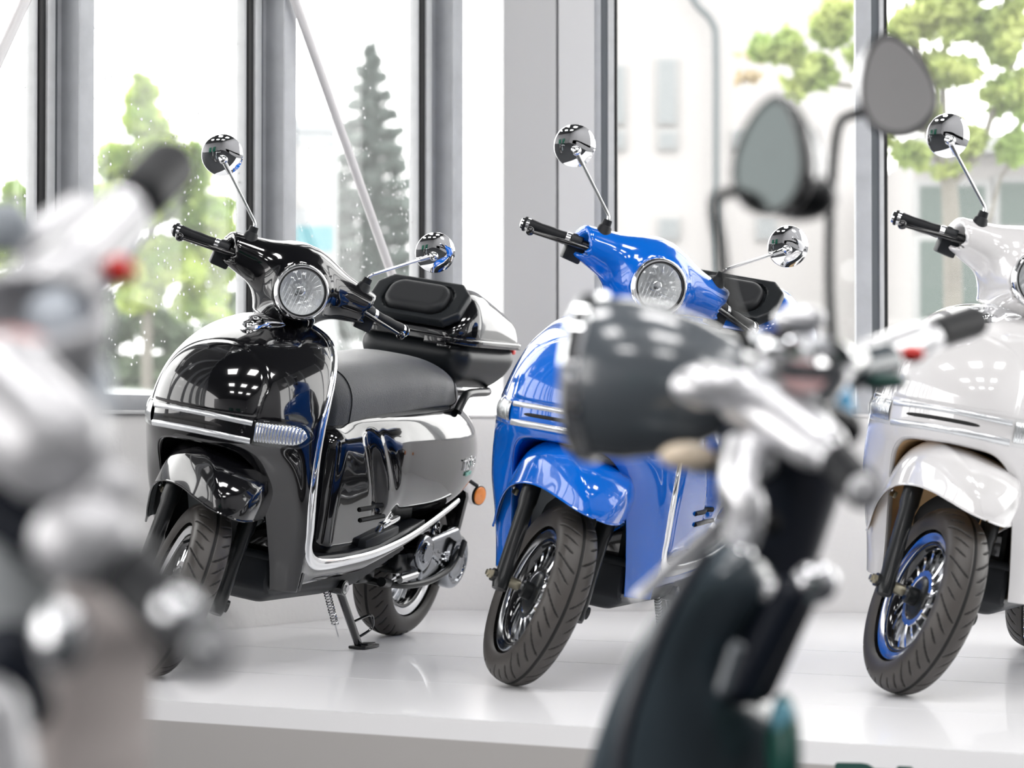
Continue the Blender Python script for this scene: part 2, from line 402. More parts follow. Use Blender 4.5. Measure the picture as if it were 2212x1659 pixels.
# display platform
E0 = Vector((-.813, 5.528, 0)); E1 = Vector((.965, 4.600, 0)); TE = (E1 - E0).normalized(); NE = Vector((TE.y, -TE.x, 0))  # NE to camera
A = E0 - TE * 1.14; B = E0 + TE * 4.6
tA = -1.9
poly = [A, B, B - NE * 2.55, RW(3.6, .003), RW(.03, .003), LW(.93, .003), LW(-1.72, .003)]
root = empty('display_platform', (A.x, A.y, FLZ)); tag(root, 'long white display platform with three scooters parked on it', 'platform')
V = [(p.x - A.x, p.y - A.y, -FLZ) for p in poly] + [(p.x - A.x, p.y - A.y, -FLZ - .045) for p in poly]; n = len(poly)
F = [tuple(range(n))] + [tuple(range(2 * n - 1, n - 1, -1))] + [(i, n + i, n + (i + 1) % n, (i + 1) % n) for i in range(n)]
o = mk('platform_top', V, [f[::-1] for f in F], M['platform'], root, False)
for n_off in (.62, 1.24, 1.86):   # joints between boards
    s = MB(); a = A - NE * n_off - A; b = B - NE * n_off - A; dd = (b - a)
    s.box(((a + b) / 2).to_tuple()[:2] + (-FLZ + .0001,), (dd.length / 2, .0007, .0003), 0, Matrix.Rotation(math.atan2(TE.y, TE.x), 3, 'Z'))
    s.build('board_joint', M['seam'], root, smooth=False)
s = MB(); c = (A + B) / 2 - A - NE * .012
s.box((c.x, c.y, (-FLZ - .045) / 2), ((B - A).length / 2, .012, (-FLZ - .045) / 2), 0, Matrix.Rotation(math.atan2(TE.y, TE.x), 3, 'Z'))
s.build('front_panel', M['platform_front'], root, smooth=False)
# lettering on the platform front: only the tops of the characters are in view
def letter(polys, name, u0):
    """polys: outline in (u,v) metres, v down from the top of the character"""
    V = []; F = []
    for pl, hole in polys:
        pass
    return V, F
def platform_pt(px, py, off=.003):
    """point on the front plane under picture pixel"""
    r = (px - 1106) / F_PX; s_ = (r * E0.y - E0.x) / (TE.x - r * TE.y); p = E0 + TE * s_ + NE * off
    return s_, CAM_H - (py - HORIZON) / F_PX * p.y
def ribbon(outline_px, name, par):
    pts = []
    for (px, py) in outline_px:
        s_, z = platform_pt(px, py); pts.append((s_, z))
    V = []
    for off in (.001, .007):
        for s_, z in pts: p = E0 + TE * s_ + NE * off; V.append((p.x - A.x, p.y - A.y, z - FLZ))
    n = len(pts); F = [tuple(range(n, 2 * n)), tuple(range(n))[::-1]] + [(i, (i + 1) % n, n + (i + 1) % n, n + i) for i in range(n)]
    return mk(name, V, F, M['green'], par, False)
# D
cD = [(1804, 1649), (1808, 1645)] + [(1860 + 52 * math.sin(a), 1730 - 84 * math.cos(a)) for a in np.linspace(.0, math.pi, 15)] + [(1808, 1815), (1804, 1811)]
lt = ribbon(cD, 'letter', root); lt['label'] = 'green letter D'
cA = [(1937, 1655), (1940, 1652.5), (1966, 1654), (1970, 1657), (2012, 1822), (1980, 1821), (1974, 1795), (1934, 1793), (1928, 1818), (1897, 1816)]
lt = ribbon(cA, 'letter', root); lt['label'] = 'green letter A'

# ceiling light panels (they show as white squares in the paint)
k = 0
for ix in range(3):
    for iy in range(3):
        x = -.9 + ix * 1.9; y = -1.6 + iy * 2.9
        o = MB().box((x, y, H_TOP - .02), (.45, .45, .02), .004).build('ceiling_light', M['alu_light'])
        MB().box((x, y, H_TOP - .043), (.42, .42, .003)).build('diffuser', M['panel'], o, smooth=False)
        tag(o, 'square white light panel in the dark ceiling, reflected in the glossy paint', 'ceiling light', 'square ceiling light panels')

M['board_green'] = mat('green_board', (.0, .10, .06), .5)
for x, lb in ((-1.5, 'dark green display board at the back of the showroom, the left one'), (.9, 'dark green display board at the back of the showroom, the right one')):
    o = MB().box((x, -6.6, FLZ + 1.15), (.75, .04, 1.15), .01).build('display_board', M['board_green']); tag(o, lb, 'board', 'green display boards')
# ================================================================== OUTSIDE
def at(px, py, d): return Vector(((px - 1106) / F_PX * d, d, CAM_H + (HORIZON - py) / F_PX * d))
M['ground'] = mat('street', (.28, .28, .28), .8)
GZ = -1.0
struct(MB().box((0, 55, GZ - .05), (70, 46, .05)).build('ground_outside', M['ground'], smooth=False))
def leaf_mat(name, c1, c2):
    m = bpy.data.materials.new(name); m.use_nodes = True; nt = m.node_tree; b = nt.nodes['Principled BSDF']; L = nt.links.new
    tc = nt.nodes.new('ShaderNodeTexCoord'); n = nt.nodes.new('ShaderNodeTexNoise'); n.inputs['Scale'].default_value = 1.7
    L(tc.outputs['Object'], n.inputs[0]); r = nt.nodes.new('ShaderNodeValToRGB'); r.color_ramp.elements[0].position = .38; r.color_ramp.elements[1].position = .62
    r.color_ramp.elements[0].color = (*c1, 1); r.color_ramp.elements[1].color = (*c2, 1); L(n.outputs[0], r.inputs[0]); L(r.outputs[0], b.inputs[0])
    b.inputs['Roughness'].default_value = .6
    t = nt.nodes.new('ShaderNodeBsdfTranslucent'); L(r.outputs[0], t.inputs[0]); mx = nt.nodes.new('ShaderNodeMixShader'); mx.inputs[0].default_value = .45
    o = nt.nodes['Material Output']; L(b.outputs[0], mx.inputs[1]); L(t.outputs[0], mx.inputs[2]); L(mx.outputs[0], o.inputs[0]); return m
M['leafA'] = leaf_mat('leaf_green', (.20, .31, .07), (.52, .62, .18))
M['leafB'] = leaf_mat('spruce_needles', (.10, .135, .12), (.18, .22, .20))
M['leafC'] = leaf_mat('leaf_yellowgreen', (.26, .37, .10), (.50, .56, .20))
M['bark'] = mat('bark', (.20, .19, .165), .9, noise=(4, .3))
M['leafD'] = leaf_mat('shrub_green', (.10, .15, .09), (.19, .24, .155))
M['leafE'] = leaf_mat('leaf_orange', (.42, .33, .19), (.5, .42, .28))
def leaves(blobs, n, size, seed):
    """blobs: (centre, radii, weight)"""
    r = np.random.RandomState(seed)
    nb = []
    for c_, r_, w_ in blobs:      # break every clump into smaller ragged ones
        nb.append((c_, tuple(.72 * v for v in r_), w_ * .55))
        for _ in range(7):
            d_ = r.normal(size=3); d_ /= np.linalg.norm(d_); f_ = r.uniform(.35, .95); nb.append((tuple(np.array(c_) + d_ * np.array(r_) * f_), tuple(v * r.uniform(.25, .52) for v in r_), w_ * .09))
    blobs = nb; w = np.array([b[2] for b in blobs], float); w /= w.sum(); V = []; F = []
    ids = r.choice(len(blobs), n, p=w)
    u = r.normal(size=(n, 3)); u /= vlen(u)[:, None]; rad = r.uniform(.25, 1, n) ** .45
    C = np.array([blobs[i][0] for i in ids]) + u * np.array([blobs[i][1] for i in ids]) * rad[:, None]
    a = r.normal(size=(n, 3)); a /= vlen(a)[:, None]; b = np.cross(a, r.normal(size=(n, 3))); b /= vlen(b)[:, None]
    s = size * r.uniform(.5, 1.3, n)[:, None]
    V = np.stack([C - a * s, C + b * s * .45, C + a * s, C - b * s * .45], 1).reshape(-1, 3)
    return V, np.arange(4 * n).reshape(-1, 4)
def tree(name, base, blobs, n, size, seed, lm, trunk, label, cat, group=None):
    root = empty(name, base); b0 = Vector(base)
    V, F = leaves([((Vector(c) - b0).to_tuple(), r_, w) for c, r_, w in blobs], n, size, seed)
    mk('foliage', V, F, lm, root, False)
    tr = MB()
    for pts, rr in trunk: tr.tube([Vector(p) - b0 for p in spline(pts, 4)], [rr[0] + (rr[1] - rr[0]) * i / (len(spline(pts, 4)) - 1) for i in range(len(spline(pts, 4)))], 8)
    tr.build('trunk', M['bark'], root)
    tag(root, label, cat, group); return root
def pb(px, py, d, rx, ry, w=1): # blob from picture measures, pixel radii
    s = d / F_PX; return (at(px, py, d).to_tuple(), (rx * s, rx * s, ry * s), w * rx * ry)
D1 = 38
bl = [pb(310, 195, D1, 40, 35), pb(300, 260, D1, 52, 45), pb(330, 330, D1, 80, 50), pb(250, 360, D1, 60, 45), pb(405, 380, D1, 75, 70), pb(300, 440, D1, 120, 70),
      pb(440, 470, D1, 75, 70), pb(230, 500, D1, 70, 60), pb(350, 560, D1, 120, 70), pb(480, 560, D1, 60, 60), pb(300, 640, D1, 70, 50, .7), pb(430, 650, D1, 80, 50, .7)]
tree('broadleaf_tree', at(318, 1060, D1), bl, 22000, .12, 1, M['leafA'], [([at(318, 1060, D1), at(318, 700, D1), at(325, 400, D1)], (.11, .05)), ([at(322, 640, D1), at(260, 520, D1), at(230, 450, D1)], (.05, .02))],
     'tall yellow-green leafy tree seen through the window left of the black scooter', 'tree')
bl = [pb(30, 420, 34, 40, 40), pb(-10, 520, 34, 90, 90), pb(50, 470, 34, 40, 50), pb(20, 640, 34, 80, 60, .6)]
tree('broadleaf_tree', at(10, 1070, 34), bl, 4500, .11, 2, M['leafA'], [([at(10, 1070, 34), at(10, 600, 34)], (.1, .05))], 'light green tree cropped by the left edge of the picture', 'tree')
# hedge and greenery behind
bl = [pb(x, 720 + 40 * math.sin(x), 55, 60, 60) for x in range(120, 560, 45)] + [pb(x, 800, 55, 70, 50) for x in range(100, 600, 50)]
hv, hf = leaves(bl + [pb(x, 660, 58, 60, 55, .8) for x in (140, 210, 460, 520)] + [pb(x, 860, 55, 80, 40) for x in range(80, 620, 50)], 17000, .17, 5); o = mk('hedge', hv, hf, M['leafD'], None, False); tag(o, 'dark green hedge and bushes low behind the street tree at the left window', 'hedge', kind='stuff')
# spruce
D2 = 60; bl = []
for i in range(30):
    f = i / 29; y = 105 + f * 560; w = 12 + 122 * f ** .75; side = 1 if i % 2 else -1
    bl.append(pb(800 + side * w * .55, y + 6, D2, w * .55 + 5, 11 + 9 * f)); bl.append(pb(800, y, D2, w * .22 + 8, 18))
    if i > 8 and i % 3 == 0: bl.append(pb(800 - side * w * .8, y + 14, D2, w * .32, 9 + 5 * f, 1.3))
for i in range(12): bl.append(pb(790 + (i % 4 - 1.5) * 60, 620 + i * 18, D2, 60, 26))
tree('spruce_tree', at(800, 1010, D2), bl, 24000, .17, 3, M['leafB'], [([at(800, 1010, D2), at(800, 110, D2)], (.18, .03))],
     'tall dark blue-green spruce behind the diagonal rod', 'tree')
# sign pylon
M['pylon'] = mat('pylon_white', (.235, .25, .26), .5); M['teal'] = mat('pylon_teal', (.04, .19, .22), .5); M['pyl_text'] = mat('pylon_text', (.15, .17, .19), .5)
Dp = 30; s = Dp / F_PX
c = at(677, 700, Dp); root = empty('sign_pylon', (c.x, c.y, GZ)); tag(root, 'white sign pylon with a teal band and faint grey lettering beside the spruce', 'sign')
MB().box((0, 0, (at(0, 255, Dp).z - GZ) / 2), (49 * s, .12, (at(0, 255, Dp).z - GZ) / 2), .02).build('board', M['pylon'], root)
MB().box((4 * s, -.125, at(0, 517, Dp).z - GZ), (40 * s, .006, 27 * s)).build('teal_band', M['teal'], root)
MB().box((0, -.125, at(0, 380, Dp).z - GZ), (40 * s, .005, 70 * s)).build('white_field', mat('pylon_field', (.27, .27, .27), .5), root)
for (tx, py, cx, hh) in (('Dentallabor', 277, 676, 24), ('Dr. Breier', 304, 682, 22)):
    to = text_mesh('lettering', tx, hh * s * 1.1, .004, M['pyl_text'], root); to.location = ((cx - 677) * s, -.13, at(0, py + 8, Dp).z - GZ); to.rotation_euler = (R(90), 0, 0)
# grey block behind the pylon
M['greyb'] = mat('grey_facade', (.17, .18, .18), .7)
c = at(735, 600, 70); sb = 70 / F_PX; root = empty('low_building', (c.x, c.y, GZ)); tag(root, 'pale grey low building between the pylon and the spruce', 'building')
MB().box((0, 0, (at(0, 440, 70).z - GZ) / 2), (26 * sb, 2, (at(0, 440, 70).z - GZ) / 2)).build('wall', M['greyb'], root, smooth=False)
MB().box((0, 0, at(0, 436, 70).z - GZ), (29 * sb, 2.1, .08)).build('roof', M['alu'], root, smooth=False)
# white house behind the blue scooter
M['facade'] = mat('facade_white', (.34, .33, .325), .8); M['winglass'] = mat('far_window', (.20, .215, .22), .3, spec=.3); M['winframe'] = mat('far_window_frame', (.27, .275, .275), .5)
D3 = 26; s = D3 / F_PX
root = empty('white_house', (at(1590, 0, D3).x, D3, GZ)); tag(root, 'white rendered house with narrow windows and a grey downpipe behind the blue scooter', 'building')
zt = at(0, -700, D3).z - GZ
MB().box((0, 1.5, zt / 2), ((1900 - 1270) / 2 * s, 1.4, zt / 2)).build('wall', M['facade'], root, smooth=False)
for (x0, x1, y0, y1) in ((1425, 1460, 125, 262), (1428, 1460, 283, 316), (1318, 1347, 140, 262), (1318, 1347, 283, 316), (1428, 1464, 472, 512), (1590, 1625, 283, 316), (1428, 1462, 552, 580), (1640, 1676, 472, 512)):
    cx = (x0 + x1) / 2 - 1590; cz = at(0, (y0 + y1) / 2, D3).z - GZ
    f = MB().box((cx * s, .1, cz), ((x1 - x0) / 2 * s + .03, .05, (y1 - y0) / 2 * s + .03), .005).build('window', M['winframe'], root)
    MB().box((cx * s, .045, cz), ((x1 - x0) / 2 * s, .008, (y1 - y0) / 2 * s)).build('pane', M['winglass'], f, smooth=False)
MB().tube([Vector(((q.x - 1590) * s, -.1, at(0, q.y, D3).z - GZ)) for q in spline([(1470, -60, 0), (1500, 5, 0), (1538, 50, 0), (1546, 110, 0), (1546, 400, 0), (1546, 980, 0)], 5)], .04, 10).build('downpipe', mat('zinc_pipe', (.09, .105, .11), .5), root)
# building to the right with dark green glazing
D4 = 23; s = D4 / F_PX
root = empty('office_building', (at(2160, 0, D4).x, D4, GZ)); tag(root, 'white office building with dark green panes behind the white scooter', 'building')
zt = at(0, 330, D4).z - GZ
MB().box((.9, 1.5, zt / 2), ((2700 - 1925) / 2 * s, 1.4, zt / 2)).build('wall', M['facade'], root, smooth=False)
M['greeng'] = mat('dark_green_pane', (.075, .10, .09), .35, spec=.3)
for (x0, x1, y0, y1) in ((1990, 2132, 400, 486), (1990, 2132, 518, 800), (2164, 2300, 392, 486), (2164, 2300, 518, 800), (2340, 2460, 392, 800)):
    cx = (x0 + x1) / 2 - 2160; cz = at(0, (y0 + y1) / 2, D4).z - GZ
    f = MB().box((cx * s, .1, cz), ((x1 - x0) / 2 * s + .06, .05, (y1 - y0) / 2 * s + .06), .005).build('window', M['winframe'], root)
    MB().box((cx * s, .045, cz), ((x1 - x0) / 2 * s, .008, (y1 - y0) / 2 * s)).build('pane', M['greeng'], f, smooth=False)
MB().box((.9, .0, zt + .06), ((2700 - 1910) / 2 * s, .3, .08)).build('roof_edge', M['winframe'], root, smooth=False)
# tree in front of it
D5 = 17; T = lambda x, y, d=D5: at(x, y, d)
bl = [pb(1960, 60, D5, 60, 60, .6), pb(2050, 20, D5, 100, 60), pb(2170, 60, D5, 90, 70), pb(2060, 150, D5, 90, 50, .7), pb(2180, 200, D5, 70, 60, .8), pb(1990, 230, D5, 55, 50, .7), pb(1970, 330, D5, 50, 35, .8),
      pb(2090, 300, D5, 60, 40, .6), pb(2190, 320, D5, 50, 40, .8), pb(2040, 370, D5, 45, 25, .5), pb(1700, 100, D5, 50, 45), pb(1760, 160, D5, 55, 45), pb(1650, 110, D5, 50, 30, .5), pb(1800, 60, D5, 60, 60, .8), pb(1720, 190, D5, 35, 25, .6), pb(1870, 120, D5, 50, 50, .7), pb(1900, 300, D5, 40, 25, .3),
      pb(2100, -80, D5, 160, 80, .5)]
street_tree = tree('street_tree', T(2058, 1110), bl, 11000, .055, 7, M['leafC'], [([T(2058, 1110), T(2060, 700), T(2056, 480), T(2050, 380)], (.075, .055)), ([T(2050, 390), T(2010, 250), T(1980, 120), T(1960, 0)], (.05, .02)),
      ([T(2052, 400), T(2120, 320), T(2150, 230), T(2200, 120)], (.04, .015)), ([T(2110, 520), T(2140, 470), T(2165, 380), T(2210, 330)], (.018, .01)), ([T(2020, 300), T(1900, 200), T(1760, 170), T(1690, 120)], (.025, .008)), ([T(2040, 250), T(2040, 120), T(2060, 0)], (.03, .012))],
     'slender street tree with light yellow-green leaves behind the white scooter', 'tree')
bl = [pb(1640, 120, 18, 45, 16), pb(1620, 165, 18, 40, 12), pb(1680, 100, 18, 40, 12)]
V, F = leaves(bl, 260, .05, 9); tb = street_tree.location; mk('autumn_leaves', V - np.array(tb), F, M['leafE'], street_tree, False)
mb = MB(); mb.tube([T(1690, 120) - tb, at(1660, 118, 17.5) - tb, at(1630, 130, 18) - tb], [.008, .006, .004], 6); mb.build('twig', M['bark'], street_tree)
# parked car seen low in the left window
Dc = 30; c = at(265, 890, Dc)
root = empty('parked_car', (c.x, c.y, GZ)); tag(root, 'pale parked car, just its roof showing above the window sill at the left', 'car')
s = Dc / F_PX
cz = at(0, 905, Dc).z - GZ
sdf('body', lambda p: smin(s_box(p, (0, 0, cz * .45), (2.0, .8, cz * .36), .2), s_ell(p, (0, 0, cz * .75), (1.25, .72, at(0, 838, Dc).z - GZ - cz * .75)), .3), (-2.2, -1, 0), (2.2, 1, 2.2), .07, mat('car_paint', (.2, .22, .23), .25, coat=.6), root)
# ================================================================== SCOOTER (local: x forward, y left, z up; origin under the front axle)
RAKE, TX, RW_ = R(23.1), .079, .225
def steer_matrix(d):
    k = Vector((-math.sin(RAKE), 0, math.cos(RAKE))); o = Vector((TX, 0, 0))
    return Matrix.Translation(o) @ Matrix.Rotation(d, 4, k) @ Matrix.Translation(-o)
def interp(x, xs, ys):
    return np.interp(x, xs, ys)
def smooth_path(P, n):
    P = np.array(P, float); Q = np.array([list(v) for v in spline([tuple(p) for p in P], 10)])
    L = np.r_[0, np.cumsum(vlen(np.diff(Q, axis=0)))]; t = np.linspace(0, L[-1], n)
    return np.stack([np.interp(t, L, Q[:, i]) for i in range(3)], -1)
# outline of the leg shield, half (y >= 0), bottom to top: (x, y, z)
OUT = [(-.250, .205, .235), (-.245, .214, .300), (-.222, .227, .398), (-.190, .236, .481), (-.174, .239, .578), (-.181, .237, .665), (-.202, .231, .715), (-.236, .218, .773), (-.262, .202, .819), (-.284, .182, .852), (-.300, .153, .882), (-.308, .108, .903), (-.312, .055, .913), (-.313, 0, .915)]
INN = [(0, .155, .235), (0, .152, .33), (0, .150, .42), (0, .147, .50), (0, .138, .545), (0, .120, .573), (0, .095, .586), (0, .05, .591), (0, 0, .593)]
NS = 190
oh = smooth_path(OUT, NS); ih = smooth_path(INN, NS)
def mirror_path(h): m = h.copy(); m[:, 1] *= -1; return np.vstack([m, h[::-1][1:]])
OUTP = mirror_path(oh); INP = mirror_path(ih)
def sinterp(x, xs, ys, w=.03):
    g = np.linspace(min(xs) - .2, max(xs) + .2, 1200); v = np.interp(g, xs, ys); k = np.exp(-.5 * (np.arange(-200, 201) * (g[1] - g[0]) / w) ** 2); k /= k.sum()
    return np.interp(x, g, np.convolve(np.pad(v, 200, mode='edge'), k, 'valid'))
XCZ = ([.22, .30, .40, .50, .56, .60, .95], [-.19, -.165, -.115, -.065, -.01, .035, .035])
def apron_grid(nt=130):
    t = np.linspace(0, 1, nt) ** .85
    yz = INP[:, None, 1:] * (1 - t)[None, :, None] + OUTP[:, None, 1:] * t[None, :, None]
    y, z = yz[..., 0], yz[..., 1]; xc = sinterp(z, *XCZ, w=.022)
    def Qf(y, z):
        zt = np.maximum(z - .655, 0); return (np.abs(y) / .241) ** 2.4 + (zt / .262) ** 2.4
    Q = Qf(y, z); Qo = Qf(OUTP[:, 1], OUTP[:, 2])[:, None]; tt_ = t[None, :]; Q = Q * (1 + (1 / np.maximum(Qo, .2) - 1) * tt_ ** 2)
    xe = sinterp(z, [.23, .30, .40, .48, .58, .665, .715, .773, .82, .85, .88, .90, .915], [-.25, -.245, -.222, -.19, -.176, -.182, -.203, -.237, -.263, -.284, -.30, -.308, -.313], w=.012)
    xe = xe * (1 - tt_ ** 3) + OUTP[:, None, 0] * tt_ ** 3
    x = xe + (xc - xe) * np.clip(1 - Q, 0, 1) ** .72
    # raised centre panel with a rounded top
    sd = (np.sqrt((y / .142) ** 2 + (np.maximum(z - .735, 0) / .105) ** 2) - 1) * .12
    sm_ = lambda v: (lambda c: c * c * (3 - 2 * c))(np.clip(v, 0, 1)); x = x + .0045 * (1 - sm_((sd + .004) / .007)) * sm_((z - .674) / .006)
    x = x - .0016 * np.exp(-((sd - .004) / .0022) ** 2) * sm_((z - .67) / .02)
    return np.stack([x, y, z], -1)
def strip_on(bvh, path, w, th, nseg=7, out=.004):
    """rounded raised strip following (y,z,halfheight) points on the apron"""
    rows = []
    for i, (y, z, hh) in enumerate(path):
        ring = []
        for k in range(nseg):
            a = -math.pi / 2 + math.pi * k / (nseg - 1); zz = z + hh * math.sin(a)
            loc, nrm, _, _ = bvh.ray_cast(Vector((1, y, zz)), Vector((-1, 0, 0)))
            if loc is None: loc, nrm, _, _ = bvh.find_nearest(Vector((0, y, zz)))
            if nrm.x < 0: nrm = -nrm
            ring.append(loc + nrm * (th * math.cos(a) ** .6 if 0 < k < nseg - 1 else -.002))
        rows.append(ring)
    return grid_vf(np.array([[list(p) for p in r] for r in rows]))
def tyre_mesh(Rt, rs, wd, profile_w, nu=900, nv=84, period=13):
    """torus tyre, axle along y, centre at origin. Rt outer radius"""
    rc = Rt - rs
    u = np.linspace(0, 2 * np.pi, nu, endpoint=False); v = np.linspace(-1, 1, nv)
    ang = v * R(128)   # 0 = tread crown
    prof_r = rc + rs * np.sign(np.cos(ang)) * np.abs(np.cos(ang)) ** .9; prof_y = wd * np.sin(ang) * (1 - .0 * np.abs(v))
    U, Vv = np.meshgrid(u, v, indexing='ij'); Rr = np.tile(prof_r, (nu, 1)); Y = np.tile(prof_y, (nu, 1))
    arc = ang * (rs + wd) / 2; S = U * Rt; A = np.tile(arc, (nu, 1))
    per = 2 * np.pi * Rt / period; g = np.abs(A) - .0 < .0016
    depth = np.where(np.abs(A) < .0019, 1.0, 0)
    for side in (-1, 1):
        for j, (a0, a1, sl) in enumerate(((.005, .062, 1.15), (.018, .048, 1.1), (.013, .050, 1.15))):
            aa = A * side; off = (0.0, .36, .68)[j] + (0.25 if side > 0 else 0)
            pth = sl * (aa - .01) * (1 + 0 * aa) + 9 * (np.clip(.03 - aa, 0, 1)) ** 2
            ph = ((S - pth) / per - off) % 1; dd = np.minimum(ph, 1 - ph) * per
            inside = (aa > a0) & (aa < a1)
            wdt = .0026 * np.clip((aa - a0) / .008, .2, 1) * np.clip((a1 - aa) / .006, .2, 1)
            depth = np.maximum(depth, np.where(inside & (dd < wdt), 1.0, 0))
    Rr2 = Rr - depth * .0032 * np.cos(np.clip(np.tile(ang, (nu, 1)), -1.2, 1.2)); Y2 = Y - depth * .0032 * np.sin(np.clip(np.tile(ang, (nu, 1)), -1.2, 1.2))
    P = np.stack([Rr2 * np.cos(U), Y2, Rr2 * np.sin(U)], -1)
    V, F = grid_vf(P, cu=True); dm = depth.reshape(-1)
    fm = (dm[F].mean(1) > .45).astype(int)
    return V, F, fm
_T = {}
def make_wheel(parent, name, cx, cz, width, rs, rim_col, spokes=True, side_text=True):
    """wheel assembly; the rim is the part, everything else its sub-parts"""
    c = Vector((cx, 0, cz)); rr = .155
    rim = MB()
    prof = [(-width * .62, rr + .004), (-width * .68, rr + .001), (-width * .67, rr - .004), (-width * .56, rr - .018), (-width * .50, rr - .019)]
    full = prof + [(-width * .45, rr - .030), (width * .45, rr - .030)] + [(-h, r) for h, r in prof[::-1]]
    rim.lathe(prof, c, (0, 1, 0), 96, False); rim.lathe([(-h, r) for h, r in prof], c, (0, 1, 0), 96, False)
    o = rim.build(name, M['polished'], parent)
    b = MB(); b.lathe([(-width * .5, rr - .019), (-width * .42, rr - .026), (-width * .2, rr - .034), (width * .2, rr - .034), (width * .42, rr - .026), (width * .5, rr - .019)], c, (0, 1, 0), 96, False)
    solidify(b.build('rim_barrel', M['black_gloss'], o), .003)
    if (rs, width) not in _T: _T[(rs, width)] = tyre_mesh(RW_, rs, width, 0)
    V, F, fm = _T[(rs, width)]
    t = mk('tyre', V + np.array([cx, 0, cz]), F, [M['tyre'], M['groove']], o)
    t.data.polygons.foreach_set('material_index', fm)
    # raised lettering on the sidewall
    if name == 'front_wheel':
        LV = []; LF = []
        for k_, ch in enumerate('YUANXING'):
            a = R(222 - k_ * 6.4); rr_ = .1925; tmp = text_mesh('tmp', ch, .023, .0007, M['tyre']); mv = tmp.data
            er = Vector((math.cos(a), 0, math.sin(a))); et = Vector((math.sin(a), 0, -math.cos(a))); pos = c + er * rr_ + Vector((0, -width * .965, 0)); nn = (Vector((0, -1, 0)) + er * .28).normalized(); up_ = (er - nn * er.dot(nn)).normalized()
            base = len(LV); LV += [tuple(pos + et * v.co.x + up_ * v.co.y + nn * (v.co.z)) for v in mv.vertices]; LF += [tuple(i + base for i in p.vertices) for p in mv.polygons]
            bpy.data.objects.remove(tmp)
        mk('sidewall_lettering', LV, LF, M['tyre'], o, False)
    # hub and spokes
    h = MB(); h.lathe([(-.050, .001), (-.050, .016), (-.046, .021), (-.024, .022), (-.022, .047), (-.018, .052), (.018, .052), (.022, .047), (.024, .022), (.046, .021), (.05, .016), (.05, .001)], c, (0, 1, 0), 40, False)
    h.build('hub', M['black_metal'], o)
    ring = MB(); ring.lathe([(-.017, .052), (-.020, .054), (-.020, .068), (-.015, .071), (.015, .071), (.020, .068), (.02, .054), (.017, .052)], c, (0, 1, 0), 64, False); ring.build('hub_ring', M['polished'], o)
    if spokes:
        ns = 18
        sm = None
        for k in range(ns):
            a = 2 * math.pi * k / ns
            if sm is None:
                s = MB()
                P = []
                for i in range(9):
                    f = i / 8; r_ = .066 + f * (rr - .034 - .064); sw = .22 * f ** 1.5
                    for (dy, dw) in ((-.019 + .006 * f, -.0038 - .0018 * f), (-.021 + .006 * f, 0), (-.019 + .006 * f, .0038 + .0018 * f), (.017 - .006 * f, .0045), (.017 - .006 * f, -.0045)):
                        aa = sw + dw / r_; P.append((r_ * math.cos(aa), dy, r_ * math.sin(aa)))
                V, F = grid_vf(np.array(P).reshape(9, 5, 3), cv=True)
                so = mk('spoke', V, F, M['polished'], o); so.location = c; sharp(so, 30); sm = so
            else:
                so = sm.copy(); COL.objects.link(so); so.parent = o
            so.rotation_euler = (0, a, 0)
    return o
